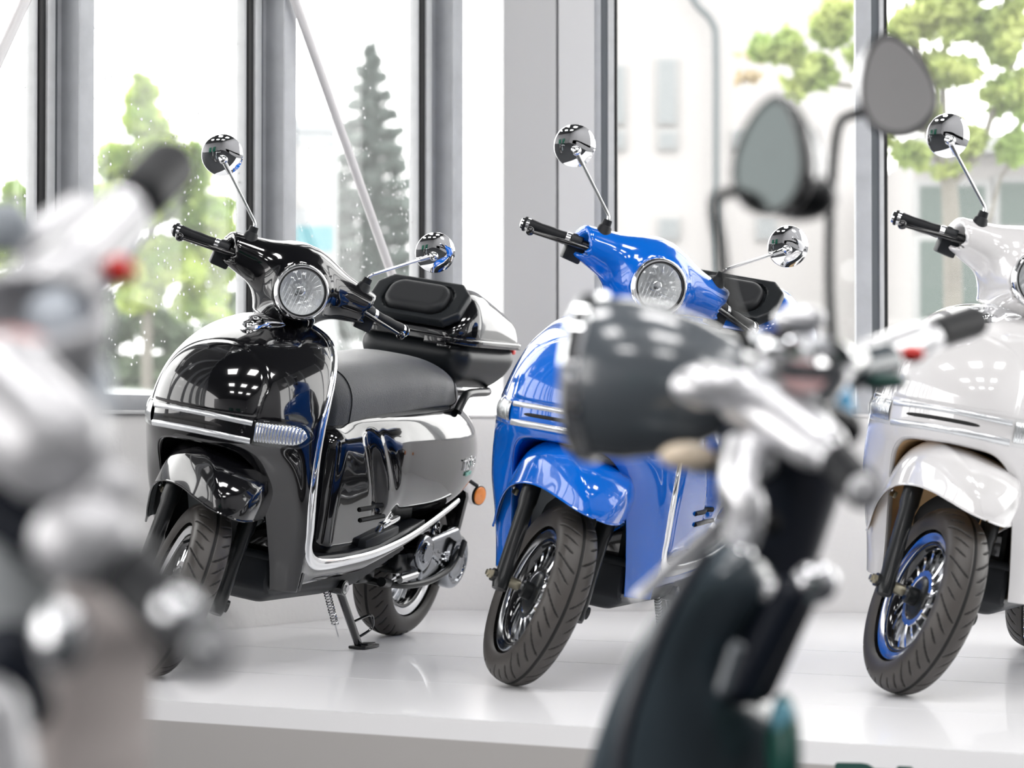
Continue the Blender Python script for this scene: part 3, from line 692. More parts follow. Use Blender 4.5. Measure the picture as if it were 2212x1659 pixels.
def build_scooter(P, IN, UN, with_case=True):
    """returns the root; P paint, IN lining of the wheel well, UN underside of the mudguard"""
    root = empty('scooter'); steered = []
    # ---------------- leg shield / apron
    G = apron_grid(); V, F = grid_vf(G)
    ap = mk('front_apron', V, F, P, root); solidify(ap, .003, 1.0)
    bvh = BVHTree.FromPolygons([Vector(v) for v in V.tolist()], F.tolist())
    # flange folding back along the wheel arch
    N = len(INP); ed = G[:, 0]; fl = []
    for k, (dx, sh) in enumerate(((0, 1.0), (-.004, .990), (-.012, .98), (-.022, .972), (-.030, .968))):
        q = ed.copy(); q[:, 0] += dx; q[:, 1] *= sh; q[:, 2] = .235 + (q[:, 2] - .235) * (1 + (sh - 1) * .6); fl.append(q)
    V, F = grid_vf(np.stack(fl, 1)); solidify(mk('arch_flange', V, F, P, ap), .002, 1)
    # wheel well
    w = []
    for f in (0, .2, .4, .6, .8, 1, 1.05, 1.1, 1.15):
        q = ed.copy(); g_ = min(f, 1); sh = (.962 - .12 * g_) * (1 if f <= 1 else (.75, .4, .02)[round((f - 1.05) / .05)])
        q[:, 0] = (q[:, 0] - .018) * (1 - g_) + (-.345 - (f - g_) * .1) * g_; q[:, 1] *= sh; q[:, 2] = .235 + (q[:, 2] - .235) * (.985 - .04 * g_) * (1 if f <= 1 else (.95, .8, .6)[round((f - 1.05) / .05)]); w.append(q)
    V, F = grid_vf(np.stack(w, 1)); mk('wheel_well', V, F, IN, root)
    # rear cover of the shield
    bk = []
    for k, (t, dx) in enumerate(((1, -.012), (.985, -.03), (.93, -.05), (.6, -.075), (0, -.09))):
        q = OUTP.copy(); q[:, 1] *= t; q[:, 0] += dx - .05 * (1 - t); q[:, 2] = .25 + (q[:, 2] - .25) * (t * .35 + .65 if t > .5 else .9); bk.append(q)
    V, F = grid_vf(np.stack(bk, 1)); mk('inner_shield', V, F, M['plastic'], root)
    # chrome edge all the way round
    half = [(-1.200, .196, .445), (-1.174, .198, .437), (-1.04, .202, .395), (-.903, .206, .357), (-.77, .209, .331), (-.64, .210, .313), (-.50, .211, .304), (-.40, .212, .301), (-.33, .213, .305), (-.282, .216, .322), (-.250, .221, .352)] + [(x - .012, y, z) for x, y, z in OUT[2:]]
    tr = mirror_path(smooth_path(half, 150)); n_ = len(tr); E = []
    tan = np.gradient(tr, axis=0); tan /= vlen(tan)[:, None]
    outw = np.stack([np.zeros(n_), np.sign(tr[:, 1]) * 1.0, np.zeros(n_)], -1); k_ = np.clip((tr[:, 2] - .78) / .10, 0, 1)[:, None]; k_[tr[:, 0] < -.34] = 0
    outw = outw * (1 - k_) + np.array([0, 0, 1.0]) * k_ + 0 * outw; outw -= tan * (outw * tan).sum(-1)[:, None]; outw /= vlen(outw)[:, None]
    wide = np.cross(tan, outw); wide /= vlen(wide)[:, None]
    s_ = np.r_[0, np.cumsum(vlen(np.diff(tr, axis=0)))]; s_ = np.minimum(s_, s_[-1] - s_)
    dep = np.interp(s_, [0, .3, .75, .95, 1.1, 1.35, 1.6, 1.9], [.007, .010, .0125, .019, .021, .016, .009, .006]); thk = np.full(n_, .0062)
    for k in range(16):
        a = 2 * math.pi * k / 16
        E.append(tr + wide * (dep * math.cos(a))[:, None] + outw * (thk * math.sin(a))[:, None])
    V, F = grid_vf(np.stack(E, 1), cv=True); mk('chrome_edge_trim', V, F, M['chrome'], root)
    # light bar: two clear strips and a turn signal at each end
    ys = np.linspace(-.138, .138, 61)
    zc = lambda y: .643 - .08 * abs(y) ** 2 * 4
    for nm, dz, hh in (('light_strip', .0215, .0072), ('light_strip', -.0225, .0085)):
        V, F = strip_on(bvh, [(y, zc(y) + dz, hh) for y in ys], 0, .007); s = mk(nm, V, F, M['lightstrip'], root)
    mid = [(y, zc(y), .0062 * (1 - (abs(y + .012) / .088) ** 8) ** .5) for y in np.linspace(-.0995, .0755, 41)]
    V, F = strip_on(bvh, mid, 0, .0040); mk('air_slot', V, F, M['groove'], root)
    for sg in (-1, 1):
        def pod(y0, y1, hmax, th, nn=31):
            out = []
            for i in range(nn):
                f = i / (nn - 1); y = y0 + (y1 - y0) * f
                hh = hmax * (1 if f < .76 else math.sqrt(max(1 - ((f - .76) / .24) ** 2, 0.0004)))
                out.append((sg * y, zc(.14) + .002, hh))
            return strip_on(bvh, out, 0, th, 13)
        V, F = pod(.141, .233, .0335, .011); pd = mk('turn_signal', V, F, M['clear'], root)
        V, F = pod(.1445, .226, .0245, .0078); mk('turn_signal_prism', V, F, M['prism'], pd)
        V, F = pod(.1405, .2335, .0342, .0030); mk('turn_signal_base', V, F, M['lightstrip'], pd)
    # chrome beak under the handlebar
    def beak(p):
        d = s_ell(p, (-.200, 0, .878), (.058, .032, .034)); d = smin(d, s_ell(p, (-.26, 0, .905), (.07, .07, .016)), .03)
        return d
    sdf('steering_collar', beak, (-.40, -.12, .82), (-.12, .12, .95), .006, M['chrome'], root)
    # ---------------- floor, skirt, belly
    TR_ = [(-.236, .221, .365), (-.252, .218, .332), (-.305, .210, .312), (-.361, .209, .304), (-.50, .209, .306), (-.64, .209, .314), (-.77, .208, .332), (-.903, .205, .358), (-1.04, .201, .395), (-1.174, .196, .437), (-1.20, .194, .445)]
    tp = smooth_path(TR_, 70)
    for sg in (-1, 1):
        # painted skirt below the strip
        sk = []; xs = tp[:, 0]
        low = np.interp(xs, [-1.2, -1.03, -.86, -.65, -.345, -.2], [.420, .375, .312, .252, .236, .236])
        for f, inn in ((0, 0), (.12, -.002), (.35, .004), (.6, .016), (.85, .034), (1.0, .048), (1.02, .075)):
            q = tp.copy(); top = q[:, 2] - .012; q[:, 2] = top + (low - top) * min(f, 1); q[:, 1] = sg * (q[:, 1] - inn); sk.append(q)
        V, F = grid_vf(np.stack(sk, 1)); mk('side_skirt', V, F if sg > 0 else F[:, ::-1], P, root)
    mb = MB()
    fx = np.array([(-.20, .306, .19), (-.30, .296, .205), (-.55, .298, .205), (-.72, .312, .203), (-.86, .342, .2), (-1.0, .372, .196)])
    Pg = [[(x, s * w, z + (0.0 if abs(s) < .95 else .004)) for s in np.linspace(-1, 1, 21)] for x, z, w in fx]
    V, F = grid_vf(np.array(Pg)); solidify(mk('floorboard', V, F, M['plastic'], root), .02, -1)
    rib = MB()
    for sg in (-1, 1):
        for i in range(3):
            for j in range(13):
                rib.box((-.34 - i * .09 - j * .0056, sg * .135, .3015 + i * .0015), (.0016, .052 - i * .004, .0022), 0)
    rib.build('mat_ribs', M['rubber'], root)
    for sg in (-1, 1):   # foot ramp and chrome peg bracket beside the seat box
        r_ = MB(); r_.box((-.74, sg * .150, .338), (.10, .045, .030), .008, Matrix.Rotation(R(10), 3, 'Y')); r_.build('foot_ramp', M['plastic'], root)
        r_ = MB(); r_.box((-.80, sg * .168, .392), (.05, .018, .007), .003, Matrix.Rotation(R(12), 3, 'Y')); r_.tube([(-.72, sg * .175, .345), (-.75, sg * .175, .378), (-.83, sg * .172, .392)], .007, 10)
        r_.build('passenger_footrest', M['chrome'], root)
    def belly(p):
        d = s_box(p, (-.60, 0, .25), (.40, .145, .065), .012)
        n1 = np.array([0, .55, -.83]); d = smax(d, p @ n1 - (.10 * .55 - .185 * .83), .01); n2 = np.array([0, -.55, -.83]); d = smax(d, p @ n2 - (.10 * .55 - .185 * .83), .01)
        n3 = np.array([.62, 0, -.78]); n3 = n3 / np.linalg.norm(n3); d = smax(d, (p - np.array([-.235, 0, .205])) @ n3, .01)
        n4 = np.array([-.28, 0, -.96]); d = smax(d, (p - np.array([-.62, 0, .187])) @ n4, .01)
        return d
    sdf('belly_pan', belly, (-1.04, -.17, .16), (-.16, .17, .34), .012, M['plastic'], root, ang=30)
    mb = MB(); mb.box((-.285, 0, .35), (.03, .12, .12), .015); mb.build('wheel_well_panel', M['plastic'], root)
    lb = MB(); lb.box((-.2535, .075, .345), (.001, .03, .045), 0); lb.build('warning_label', M['black_gloss'], root)
    # ---------------- rear body
    def pod(p):
        q = p.copy(); q[:, 1] = np.abs(q[:, 1])
        xb = (q[:, 0] + .965) / .53; yb = q[:, 1] / .212; zb = (q[:, 2] - .555) / .205
        e = (np.abs(xb) ** 2.5 + np.abs(yb) ** 2.6 + np.abs(zb) ** 2.3) ** (1 / 2.4); d = (e - 1) * .19
        d = smax(d, (q[:, 2] - (.655 + .19 * (-.45 - q[:, 0]) * .35 + .02)), .03)              # flat under the seat
        nb = np.array([-.36, 0, -.933]); d = smax(d, (q - np.array([-1.16, 0, .405])) @ nb, .03); d = smax(d, .365 - q[:, 2], .02)   # bottom rises to the tail
        front = s_box(p, (-.62, 0, .47), (.19, .172, .175), .05); d = smin(d, front, .05)
        ed_ = s_cap(q, (-.66, .205, .64), (-.80, .222, .42), .012); d = smax(d, -ed_, .02)
        ed2 = s_cap(q, (-.60, .19, .62), (-.70, .19, .44), .016); d = smax(d, -ed2, .03)
        return d
    body = sdf('rear_body', pod, (-1.56, -.25, .27), (-.40, .25, .76), .009, P, root)
    bb = BVHTree.FromPolygons([v.co.copy() for v in body.data.vertices], [tuple(p.vertices) for p in body.data.polygons])
    for sg in (-1, 1):
        for i in range(2):
            z0 = .432 - i * .030; x0 = -.60 - i * .02; pts = []
            for k in range(16):
                x = x0 - k * .0085; loc, nrm, _, _ = bb.ray_cast(Vector((x, sg * .4, z0 + k * .0006)), Vector((0, -sg, 0)))
                if loc: pts.append(loc + nrm * .0005)
            if len(pts) > 3:
                s = MB(); s.tube(pts, .0065, 8); s.build('vent_slot', M['groove'], body)
    # badge lettering on the side panel
    def badge(txt, x, z, size, mt, sg=1):
        loc, nrm, _, _ = bb.ray_cast(Vector((x, sg * .5, z)), Vector((0, -sg, 0)))
        if loc is None: return
        o = text_mesh('side_badge', txt, size, .0015, mt, body, off=.0006)
        xd = Vector((-sg, 0, 0)); n = nrm.normalized(); xd = (xd - n * xd.dot(n)).normalized(); yd = n.cross(xd)
        o.matrix_basis = Matrix.Translation(loc + n * .003) @ Matrix((xd, yd, n)).transposed().to_4x4() @ Matrix.Rotation(R(4), 4, 'Z')
        return o
    badge('TISTO', -1.235, .552, .046, M['chrome']); badge('LIMITED', -1.24, .524, .015, M['mint'])
    # ---------------- seat
    SX = [(-.452, .610, .735, .10), (-.470, .604, .775, .125), (-.52, .610, .795, .135), (-.62, .628, .812, .14), (-.74, .648, .824, .145), (-.86, .670, .838, .152), (-.98, .688, .845, .156), (-1.09, .698, .838, .155), (-1.18, .702, .815, .146), (-1.235, .702, .775, .13), (-1.262, .700, .735, .11)]
    sx = smooth_path([(a, b, c) for a, b, c, d in SX], 60); sw = np.interp(-sx[:, 0], [-a[0] for a in SX], [a[3] for a in SX])
    th = np.linspace(0, 2 * np.pi, 48, endpoint=False); ring = []
    for (x, zb, zt), w_ in zip(sx, sw):
        ct, st = np.cos(th), np.sin(th); e = np.where(st > 0, .62, .28)
        yy = w_ * np.sign(ct) * np.abs(ct) ** .62; hz = (zt - zb) / 2; zz_ = (zb + zt) / 2 + hz * np.sign(st) * np.abs(st) ** np.where(st > 0, .8, .35)
        yy = yy * np.where(st < 0, 1.0, 1 - .10 * np.clip(st, 0, 1))
        ring.append(np.stack([np.full_like(th, x), yy, zz_], -1))
    ring = np.array(ring); c0 = ring[0].mean(0) + np.array([.006, 0, 0]); c1 = ring[-1].mean(0) + np.array([-.008, 0, 0])
    caps0 = [c0 + (ring[0] - ring[0].mean(0)) * f + np.array([0.00, 0, 0]) for f in (.02, .6, .92)]; caps1 = [c1 + (ring[-1] - ring[-1].mean(0)) * f for f in (.92, .6, .02)]
    V, F = grid_vf(np.array(caps0 + list(ring) + caps1), cv=True); se = mk('seat', V, F[:, ::-1], M['seat'], root)
    for xk, nm in ((8, 'seam'), (50, 'seam')):
        q = ring[xk] * np.array([1, 1.004, 1]) ; mb = MB(); cz = (q[:, 2].max() + q[:, 2].min()) / 2
        pts = [Vector((p[0] - (.02 if xk == 50 else -.0) * (1 if p[2] < cz else 0), p[1] * 1.003, cz + (p[2] - cz) * 1.006)) for p in q]
        pts.append(pts[0]); mb.tube(pts, .0016, 6, False); mb.build('seat_seam', M['rubber'], se)
    # ---------------- rear mechanicals
    make_wheel(root, 'rear_wheel', -1.30, RW_, .060, .040, 0)
    mb = MB()
    def cover(p):
        a = s_cyl(p, (-1.125, .085, .285), (-1.125, .155, .285), .052, .01); b = s_cyl(p, (-1.375, .085, .245), (-1.375, .150, .245), .082, .016)
        m = s_box(np.stack([(p[:, 0] + 1.25) * math.cos(.15) + (p[:, 2] - .27) * math.sin(-.15), p[:, 1] - .112, (p[:, 0] + 1.25) * math.sin(.15) + (p[:, 2] - .27) * math.cos(.15)], -1), (0, 0, 0), (.13, .034, .062), .012)
        d = smin(smin(a, b, .02), m, .02)
        g = s_cyl(p, (-1.375, .142, .245), (-1.375, .17, .245), .060, .004); g2 = s_cyl(p, (-1.375, .13, .245), (-1.375, .18, .245), .050, .004)
        d = smax(d, -smax(g, -g2, .002), .004)
        for k in (-.32, 0.0, .32):
            e = s_cap(p, (-1.15, .157, .283), (-1.15 - .17 * math.cos(k), .150, .283 - .035 + .17 * math.sin(k) * .45), .005, .003); d = smin(d, e, .006)
        return smin(d, s_cyl(p, (-1.118, .14, .287), (-1.118, .168, .287), .030, .004), .003)
    sdf('motor_cover', cover, (-1.49, .06, .14), (-1.05, .19, .36), .006, M['dark_chrome'], root, ang=35)
    mb = MB(); mb.box((-1.08, .07, .25), (.06, .05, .03), .01); mb.tube([(-.92, .06, .24), (-1.10, .09, .27), (-1.30, .085, .235)], .018, 12); mb.tube([(-1.3, -.09, .225), (-1.3, .13, .225)], .012, 12); mb.tube([(-.92, -.06, .24), (-1.1, -.09, .25), (-1.3, -.088, .225)], .017, 12)
    mb.box((-.90, 0, .225), (.05, .09, .03), .012); mb.build('swing_arm', M['black_metal'], root)
    for sg in (-1, 1):
        s = MB(); s.tube([(-1.33, sg * .085, .30), (-1.18, sg * .085, .52)], .010, 12); s.build('shock_absorber', M['chrome'], root)
        hel = []; a = Vector((-1.32, sg * .085, .315)); b = Vector((-1.21, sg * .085, .475)); d, u, v = frame_of(b - a)
        for i in range(8 * 12 + 1):
            f = i / 96; an = f * 8 * 2 * math.pi; hel.append(a.lerp(b, f) + (u * math.cos(an) + v * math.sin(an)) * .020)
        hl = MB(); hl.tube(hel, .0045, 8); hl.build('coil_spring', M['black_gloss'], root)
    # centre stand with its foot lever
    mb = MB(); mb.tube(spline([(-.98, .11, .195), (-1.06, .135, .190), (-1.17, .150, .197), (-1.27, .160, .222), (-1.315, .162, .250), (-1.34, .165, .285)], 6), .010, 12)
    mb.tube([(-.93, .12, .205), (-1.0, .11, .195)], .014, 12); mb.tube([(-.94, -.11, .20), (-.94, .11, .20)], .011, 10); cs = mb.build('centre_stand', M['black_metal'], root)
    mb = MB(); mb.box((-1.342, .172, .292), (.012, .006, .026), .004, Matrix.Rotation(R(-20), 3, 'Y')); mb.build('lever_pad', M['rubber'], cs)
    mb = MB(); mb.tube([(-1.00, .142, .212), (-1.085, .150, .224)], .0115, 14); mb.tube([(-.975, .135, .208), (-1.10, .152, .227)], .004, 8); mb.build('stand_spring', M['steel'], cs)
    # side stand, deployed
    mb = MB(); pv = Vector((-.63, .135, .213)); ft = Vector((-.835, .128, .029)); mb.tube([pv, ft], .0115, 16); mb.lathe([(-.022, .021), (.022, .021)], pv, (0, 1, 0), 24)
    ss = mb.build('side_stand', M['black_gloss'], root)
    d_ = (ft - pv)
    mb = MB(); iv = Matrix.Rotation(R(9.8), 3, 'X'); mb.box(ft + Vector((-.022, .004, .0)), (.045, .027, .0045), .003, iv); mb.box(ft + Vector((-.026, .006, .006)), (.026, .019, .004), .002, iv); mb.build('stand_foot', M['black_metal'], ss)
    mb = MB(); mb.tube(spline([pv + d_ * .60, pv + d_ * .56 + Vector((-.085, .015, .012)), pv + d_ * .57 + Vector((-.105, .018, .0)), pv + d_ * .62 + Vector((-.095, .016, -.018)), pv + d_ * .86], 6), .0038, 8); mb.build('stand_hoop', M['black_gloss'], ss)
    mb = MB(); mb.lathe([(.023, .010), (.030, .010), (.030, .001)], pv, (0, 1, 0), 6, False); mb.lathe([(.022, .016), (.024, .016), (.024, .001)], pv, (0, 1, 0), 20, False); mb.build('pivot_bolt', M['steel'], ss)
    a = Vector((-.60, .115, .205)); b = Vector((-.700, .110, .098)); d, u, v = frame_of(b - a); hel = []
    for i in range(13 * 10 + 1):
        f = i / 130; an = f * 13 * 2 * math.pi; hel.append(a.lerp(b, f) + (u * math.cos(an) + v * math.sin(an)) * .0085)
    mb = MB(); mb.tube(hel, .0021, 6); mb.tube([b, b + (b - a) * .35], .002, 6); mb.build('stand_spring', M['spring'], ss)
    # tail: mudflap, reflector
    mb = MB(); mb.box((-1.53, 0, .37), (.010, .075, .075), .02, Matrix.Rotation(R(-14), 3, 'Y')); mb.box((-1.50, 0, .47), (.03, .05, .05), .01); mb.build('rear_mudflap', M['black_gloss'], root)
    for sg in (-1, 1):
        mb = MB(); mb.tube([(-1.44, sg * .08, .50), (-1.49, sg * .125, .468)], .006, 8); mb.lathe([(-.004, .030), (.004, .030)], (-1.50, sg * .130, .440), (.25, sg, 0), 28); rf = mb.build('reflector_bracket', M['black_metal'], root)
        mb = MB(); mb.lathe([(.004, .0275), (.006, .0270), (.008, .020), (.0085, .001)], (-1.50, sg * .130, .440), (.25, sg, 0), 28, False); mb.build('side_reflector', M['amber'], rf)
    # grab rail
    mb = MB()
    for sg in (-1, 1):
        mb.tube(spline([(-1.165, sg * .165, .700), (-1.20, sg * .165, .742), (-1.25, sg * .16, .755), (-1.40, sg * .145, .758), (-1.50, sg * .10, .758)], 6), .013, 14)
    mb.tube([(-1.16, -.10, .735), (-1.16, .10, .735)], .008, 10); mb.box((-1.30, 0, .745), (.13, .09, .008), .004); mb.box((-1.24, 0, .715), (.05, .06, .03), .01); mb.build('grab_rail', M['black_metal'], root)
    if with_case:
        def yshape(p, x0, x1, w, z0, z1, r): return s_box(p, ((x0 + x1) / 2, 0, (z0 + z1) / 2), ((x1 - x0) / 2, w, (z1 - z0) / 2), r)
        def low(p):
            f = np.clip((.905 - p[:, 2]) / .145, 0, 1); q = p.copy(); sc = 1 - .28 * f ** 1.6
            q[:, 0] = (p[:, 0] + 1.33) / sc; q[:, 1] = p[:, 1] / sc
            d = s_box(q, (0, 0, .83), (.222, .188, .075), .07); d = smax(d, p[:, 2] - .900, .003)
            return smax(d, .762 - p[:, 2], .012) * .85
        lc = sdf('top_case', low, (-1.60, -.23, .74), (-1.06, .23, .92), .010, M['casebody'], root, ang=50)
        def lid(p):
            f = np.clip((p[:, 2] - .915) / .15, 0, 1); sc = 1 - .20 * f ** 2; q = p.copy(); q[:, 0] = (p[:, 0] + 1.33 + .0 * f) / sc; q[:, 1] = p[:, 1] / sc
            zt = 1.058 - .55 * np.clip(-1.28 - p[:, 0], 0, 1) ** 1.0 * .55 - .0 * p[:, 0]
            d = s_box(q, (0, 0, .96), (.220, .186, .15), .085); d = smax(d, (p[:, 2] - zt) * .9, .09); d = smax(d, .906 - p[:, 2], .002)
            nf = np.array([.72, 0, .69]); d = smax(d, (p - np.array([-1.155, 0, 1.0])) @ nf, .04)
            return d * .85
        lo_ = sdf('case_lid', lid, (-1.60, -.23, .89), (-1.07, .23, 1.09), .009, P, lc)
        def rimf(p):
            q = p - np.array([-1.33, 0, .903]); d2 = s_box(np.stack([q[:, 0], q[:, 1], q[:, 0] * 0], -1), (0, 0, 0), (.232, .202, 1), .09 if False else .09)
            r2 = np.abs(q[:, :2]) - (np.array([.226, .192]) - .09); d2 = vlen(np.maximum(r2, 0)) + np.minimum(r2.max(-1), 0) - .09
            e = np.stack([np.abs(d2) - .003, np.abs(q[:, 2]) - .008], -1); return vlen(np.maximum(e, 0)) + np.minimum(e.max(-1), 0) - .002
        sdf('case_rim', rimf, (-1.58, -.22, .885), (-1.08, .22, .922), .005, M['black_gloss'], lc)
        # padded back rest on the sloping front of the lid
        Rb = Matrix.Rotation(R(-46), 3, 'Y'); Rn = np.array(Rb); cpad = np.array([-1.138, 0, 1.003])
        def padf(p):
            q = (p - cpad) @ Rn; 
            r2 = np.abs(q[:, 1:]) - (np.array([.098, .056]) - .046); d2 = vlen(np.maximum(r2, 0)) + np.minimum(r2.max(-1), 0) - .046
            return smax(d2, np.abs(q[:, 0] - .006) - .022, .022)
        def frm(p):
            q = (p - cpad) @ Rn; y = np.abs(q[:, 1]); z = q[:, 2]
            d2 = np.maximum(np.maximum(y - .150, np.abs(z) - .082), (y * .72 + np.abs(z) * .69) - .138)
            d = smax(d2, np.abs(q[:, 0] + .004) - .016, .010)
            r2 = np.abs(q[:, 1:]) - (np.array([.106, .063]) - .050); dh = vlen(np.maximum(r2, 0)) + np.minimum(r2.max(-1), 0) - .050
            return smax(d, -smax(dh, .0 - q[:, 0], .004), .005)
        fr = sdf('backrest_frame', frm, (-1.30, -.18, .90), (-1.04, .18, 1.10), .0065, M['casebody'], lc, ang=40)
        sdf('backrest_pad', padf, (-1.30, -.13, .90), (-1.04, .13, 1.10), .006, M['pad'], lc)
        mb = MB(); mb.box((-1.105, -.02 + .11, .896), (.010, .034, .010), .002); mb.box((-1.100, .12, .884), (.006, .02, .004), .001); mb.build('case_hinge', M['black_gloss'], lc)
        mb = MB(); mb.box((-1.565, .10, .885), (.012, .045, .010), .004); mb.build('case_latch', M['red'], lc)
        mb = MB(); mb.box((-1.548, .0, .945), (.006, .07, .010), .003); mb.build('case_reflector', M['red'], lc)
    # ================= steered parts (fork, front wheel, mudguard, handlebar)
    def st(o): steered.append(o); return o
    fw = st(make_wheel(root, 'front_wheel', 0, RW_, .050, .038, 0))
    mb = MB(); mb.tube([(0, -.128, RW_ + .004), (0, .128, RW_ + .004)], .008, 12); mb.build('axle', M['steel'], fw)
    mb = MB(); mb.lathe([(-.022, .010), (-.02, .0135), (.02, .0135), (.022, .012)], (0, -.078, RW_ + .003), (0, 1, 0), 12); mb.build('axle_spacer', M['brass'], fw)
    mb = MB(); mb.lathe([(-.012, .0075), (-.006, .0075), (-.006, .012), (.004, .012)], (0, -.133, RW_ + .004), (0, 1, 0), 6); mb.build('axle_nut', M['brass'], fw)
    # valve stem
    mb = MB(); mb.tube([(-.035, -.02, RW_ + .118), (-.030, -.035, RW_ + .106)], .004, 8); mb.build('valve_stem', M['rubber'], fw)
    for sg in (-1, 1):
        dn = Vector((math.sin(RAKE), 0, -math.cos(RAKE))); b = Vector((.012, sg * .104, .215)); t = b - dn * .30
        mb = MB(); mb.tube([b + dn * .012, b, b - dn * .02, b - dn * .20, b - dn * .215, b - dn * .34], [.017, .020, .0195, .0195, .023, .023], 24)
        mb.lathe([(-.022, .016), (.022, .016)], (0.0, sg * .108, RW_ + .004), (0, 1, 0), 20); st(mb.build('fork_leg', M['black_metal'], root))
    # mudguard: cross-sections from the tip back
    FR = [ # x_ridge, z_ridge, x_edge, half width, z_edge
        (.140, .462, .140, .003, .462), (.139, .480, .138, .025, .462), (.128, .510, .122, .048, .463), (.108, .535, .100, .066, .465), (.080, .555, .075, .083, .467), (.045, .570, .030, .101, .468), (.0, .581, -.012, .119, .465), (-.04, .586, -.045, .132, .458),
        (-.08, .586, -.085, .141, .446), (-.12, .580, -.125, .145, .428), (-.165, .562, -.17, .139, .400), (-.21, .530, -.212, .127, .372), (-.25, .485, -.242, .115, .342), (-.28, .430, -.262, .104, .318), (-.298, .375, -.272, .100, .306), (-.304, .330, -.276, .098, .301)]
    A_ = np.array(FR); SP = [np.array([list(v) for v in spline([tuple(A_[k, c:c + 3] if c == 0 else np.r_[A_[k, 3:5], 0]) for k in range(len(FR))], 10)]) for c in (0, 3)]; AA = np.hstack([SP[0], SP[1][:, :2]])
    for _ in range(8): AA[1:-1] = (AA[:-2] + 2 * AA[1:-1] + AA[2:]) / 4
    sec = []
    for xr, zr, xe, w_, ze in AA:
        u = np.linspace(-1, 1, 61); s = np.sign(u) * np.abs(u)
        a = u * math.pi / 2; y = w_ * np.sign(np.sin(a)) * np.abs(np.sin(a)) ** .85; k = np.abs(np.cos(a)) ** (.56 - .16 * np.clip((.06 - xe) / .1, 0, 1) * np.clip((xe + .24) / .06, 0, 1))
        z = ze + (zr - ze) * k; x = xe + (xr - xe) * k
        cr = .0035 * np.exp(-((np.abs(u) - .50) / .10) ** 2) * np.clip(w_ / .1, 0, 1)     # soft crease each side
        sec.append(np.stack([x + cr * .4, y * (1 + cr), z + cr], -1))
    V, F = grid_vf(np.array(sec)); mg = mk('front_mudguard', V, F, P, root); st(mg)
    ctr = np.array([-.08, 0, .40]); Vin = ctr + (V - ctr) * np.array([.982, .972, .985]); mk('mudguard_underside', Vin, F[:, ::-1], UN, mg)
    E = []   # rolled edge
    for sg in (0, -1):
        q = np.array(sec)[:, sg]; mb = MB(); mb.tube([Vector(v) for v in q[::3]], .0028, 6); mb.build('rolled_edge', P, mg)
    for sg in (-1, 1):
        mb = MB(); mb.lathe([(0, .006), (.003, .005), (.004, .001)], (-.155, sg * .125, .425), (0, sg, .1), 12, False); mb.build('mudguard_screw', M['steel'], mg)
        mb = MB(); mb.box((-.165, sg * .115, .415), (.016, .004, .008), .002); mb.build('mudguard_clip', M['brass'], mg)
    # headset cowl
    HC = np.array([-.175, 0, 1.012]); HN = np.array([.985, 0, .17]); HN = HN / np.linalg.norm(HN)
    def cowl(p):
        q = p.copy(); q[:, 1] = np.abs(q[:, 1])
        d = s_cap(q, (-.285, .02, 1.030), (-.272, .215, 1.037), .083, .038, (1.05, 1, 1.0))
        ctr_ = s_ell(q, (-.275, 0, 1.030), (.095, .095, .086)); d = smin(d, ctr_, .05)
        bk_ = s_cyl(q, HC - HN * .13, HC - HN * .006, .0705, .008); d = smin(d, bk_, .035)
        nk = s_cap(q, (-.285, 0, .99), (-.315, 0, .905), .055, .060, (1.1, 1, 1)); d = smin(d, nk, .08)
        d = smax(d, .912 - q[:, 2], .004)
        d = smax(d, q[:, 1] - .205 + (q[:, 0] + .27) * .25, .006)
        hole = s_cap(q, (-.262, .150, 1.03), (-.25, .30, 1.03), .020, .040); d = smax(d, -hole, .006)
        d = smax(d, -s_cyl(p, HC - HN * .050, HC + HN * .03, .0645, .002), .001)
        return d
    cw = st(sdf('handlebar_cowl', cowl, (-.46, -.25, .89), (-.12, .25, 1.14), .0075, P, root))
    hs = MB(); pr_ = [(-.006, .070), (.004, .0715), (.012, .070), (.016, .066), (.016, .0625), (.008, .0615)]
    hs.lathe(pr_, HC, HN, 72, False); hr = st(hs.build('headlight', M['chrome'], root))
    g = MB(); g.lathe([(.0085, .0617), (.0145, .0605), (.0150, .0580), (.0092, .0575)], HC, HN, 72, False); g.build('gasket_ring', M['gasket'], hr)
    # reflector bowl with facets
    nr, na = 16, 96; Pn = []; dh, uh, vh = frame_of(HN); dh, uh, vh = map(np.array, (dh, uh, vh))
    for i in range(nr):
        f = i / (nr - 1); r_ = .008 + .051 * f
        for k in range(na):
            a = 2 * math.pi * k / na; wv = .0012 * math.sin(a * 18 + (3 if (k // 16) % 2 else 0)) * f + .0010 * math.sin(f * 22 + 2 * math.cos(a * 3)); h = -.038 + .040 * f * f + wv
            Pn.append(HC + dh * h + (uh * math.cos(a) + vh * math.sin(a)) * r_)
    V, F = grid_vf(np.array(Pn).reshape(nr, na, 3), cv=True); mk('reflector_bowl', V, F, M['reflector'], hr)
    g = MB(); g.lathe([(-.036, .011), (-.014, .0125), (-.011, .012), (-.010, .010), (-.0098, .001)], HC + np.array([0, 0, .004]), HN, 28, False); g.build('bulb_shade', M['polished'], hr)
    g = MB(); g.lathe([(-.022, .007), (-.008, .008), (-.004, .006), (-.003, .001)], HC + np.array([0, -.022, -.024]), HN, 16, False); g.build('parking_bulb', M['lens'], hr)
    nr = 14; Pn = []
    for i in range(nr):
        f = i / (nr - 1)
        for k in range(72):
            a = 2 * math.pi * k / 72; r_ = max(.0005, .0585 * f)
            Pn.append(HC + dh * (.0115 + .011 * (1 - f * f)) + (uh * math.cos(a) + vh * math.sin(a)) * r_)
    V, F = grid_vf(np.array(Pn).reshape(nr, 72, 3), cv=True); mk('headlight_glass', V, F, M['clear'], hr)
    hd = MB()  # moulded lines in the glass
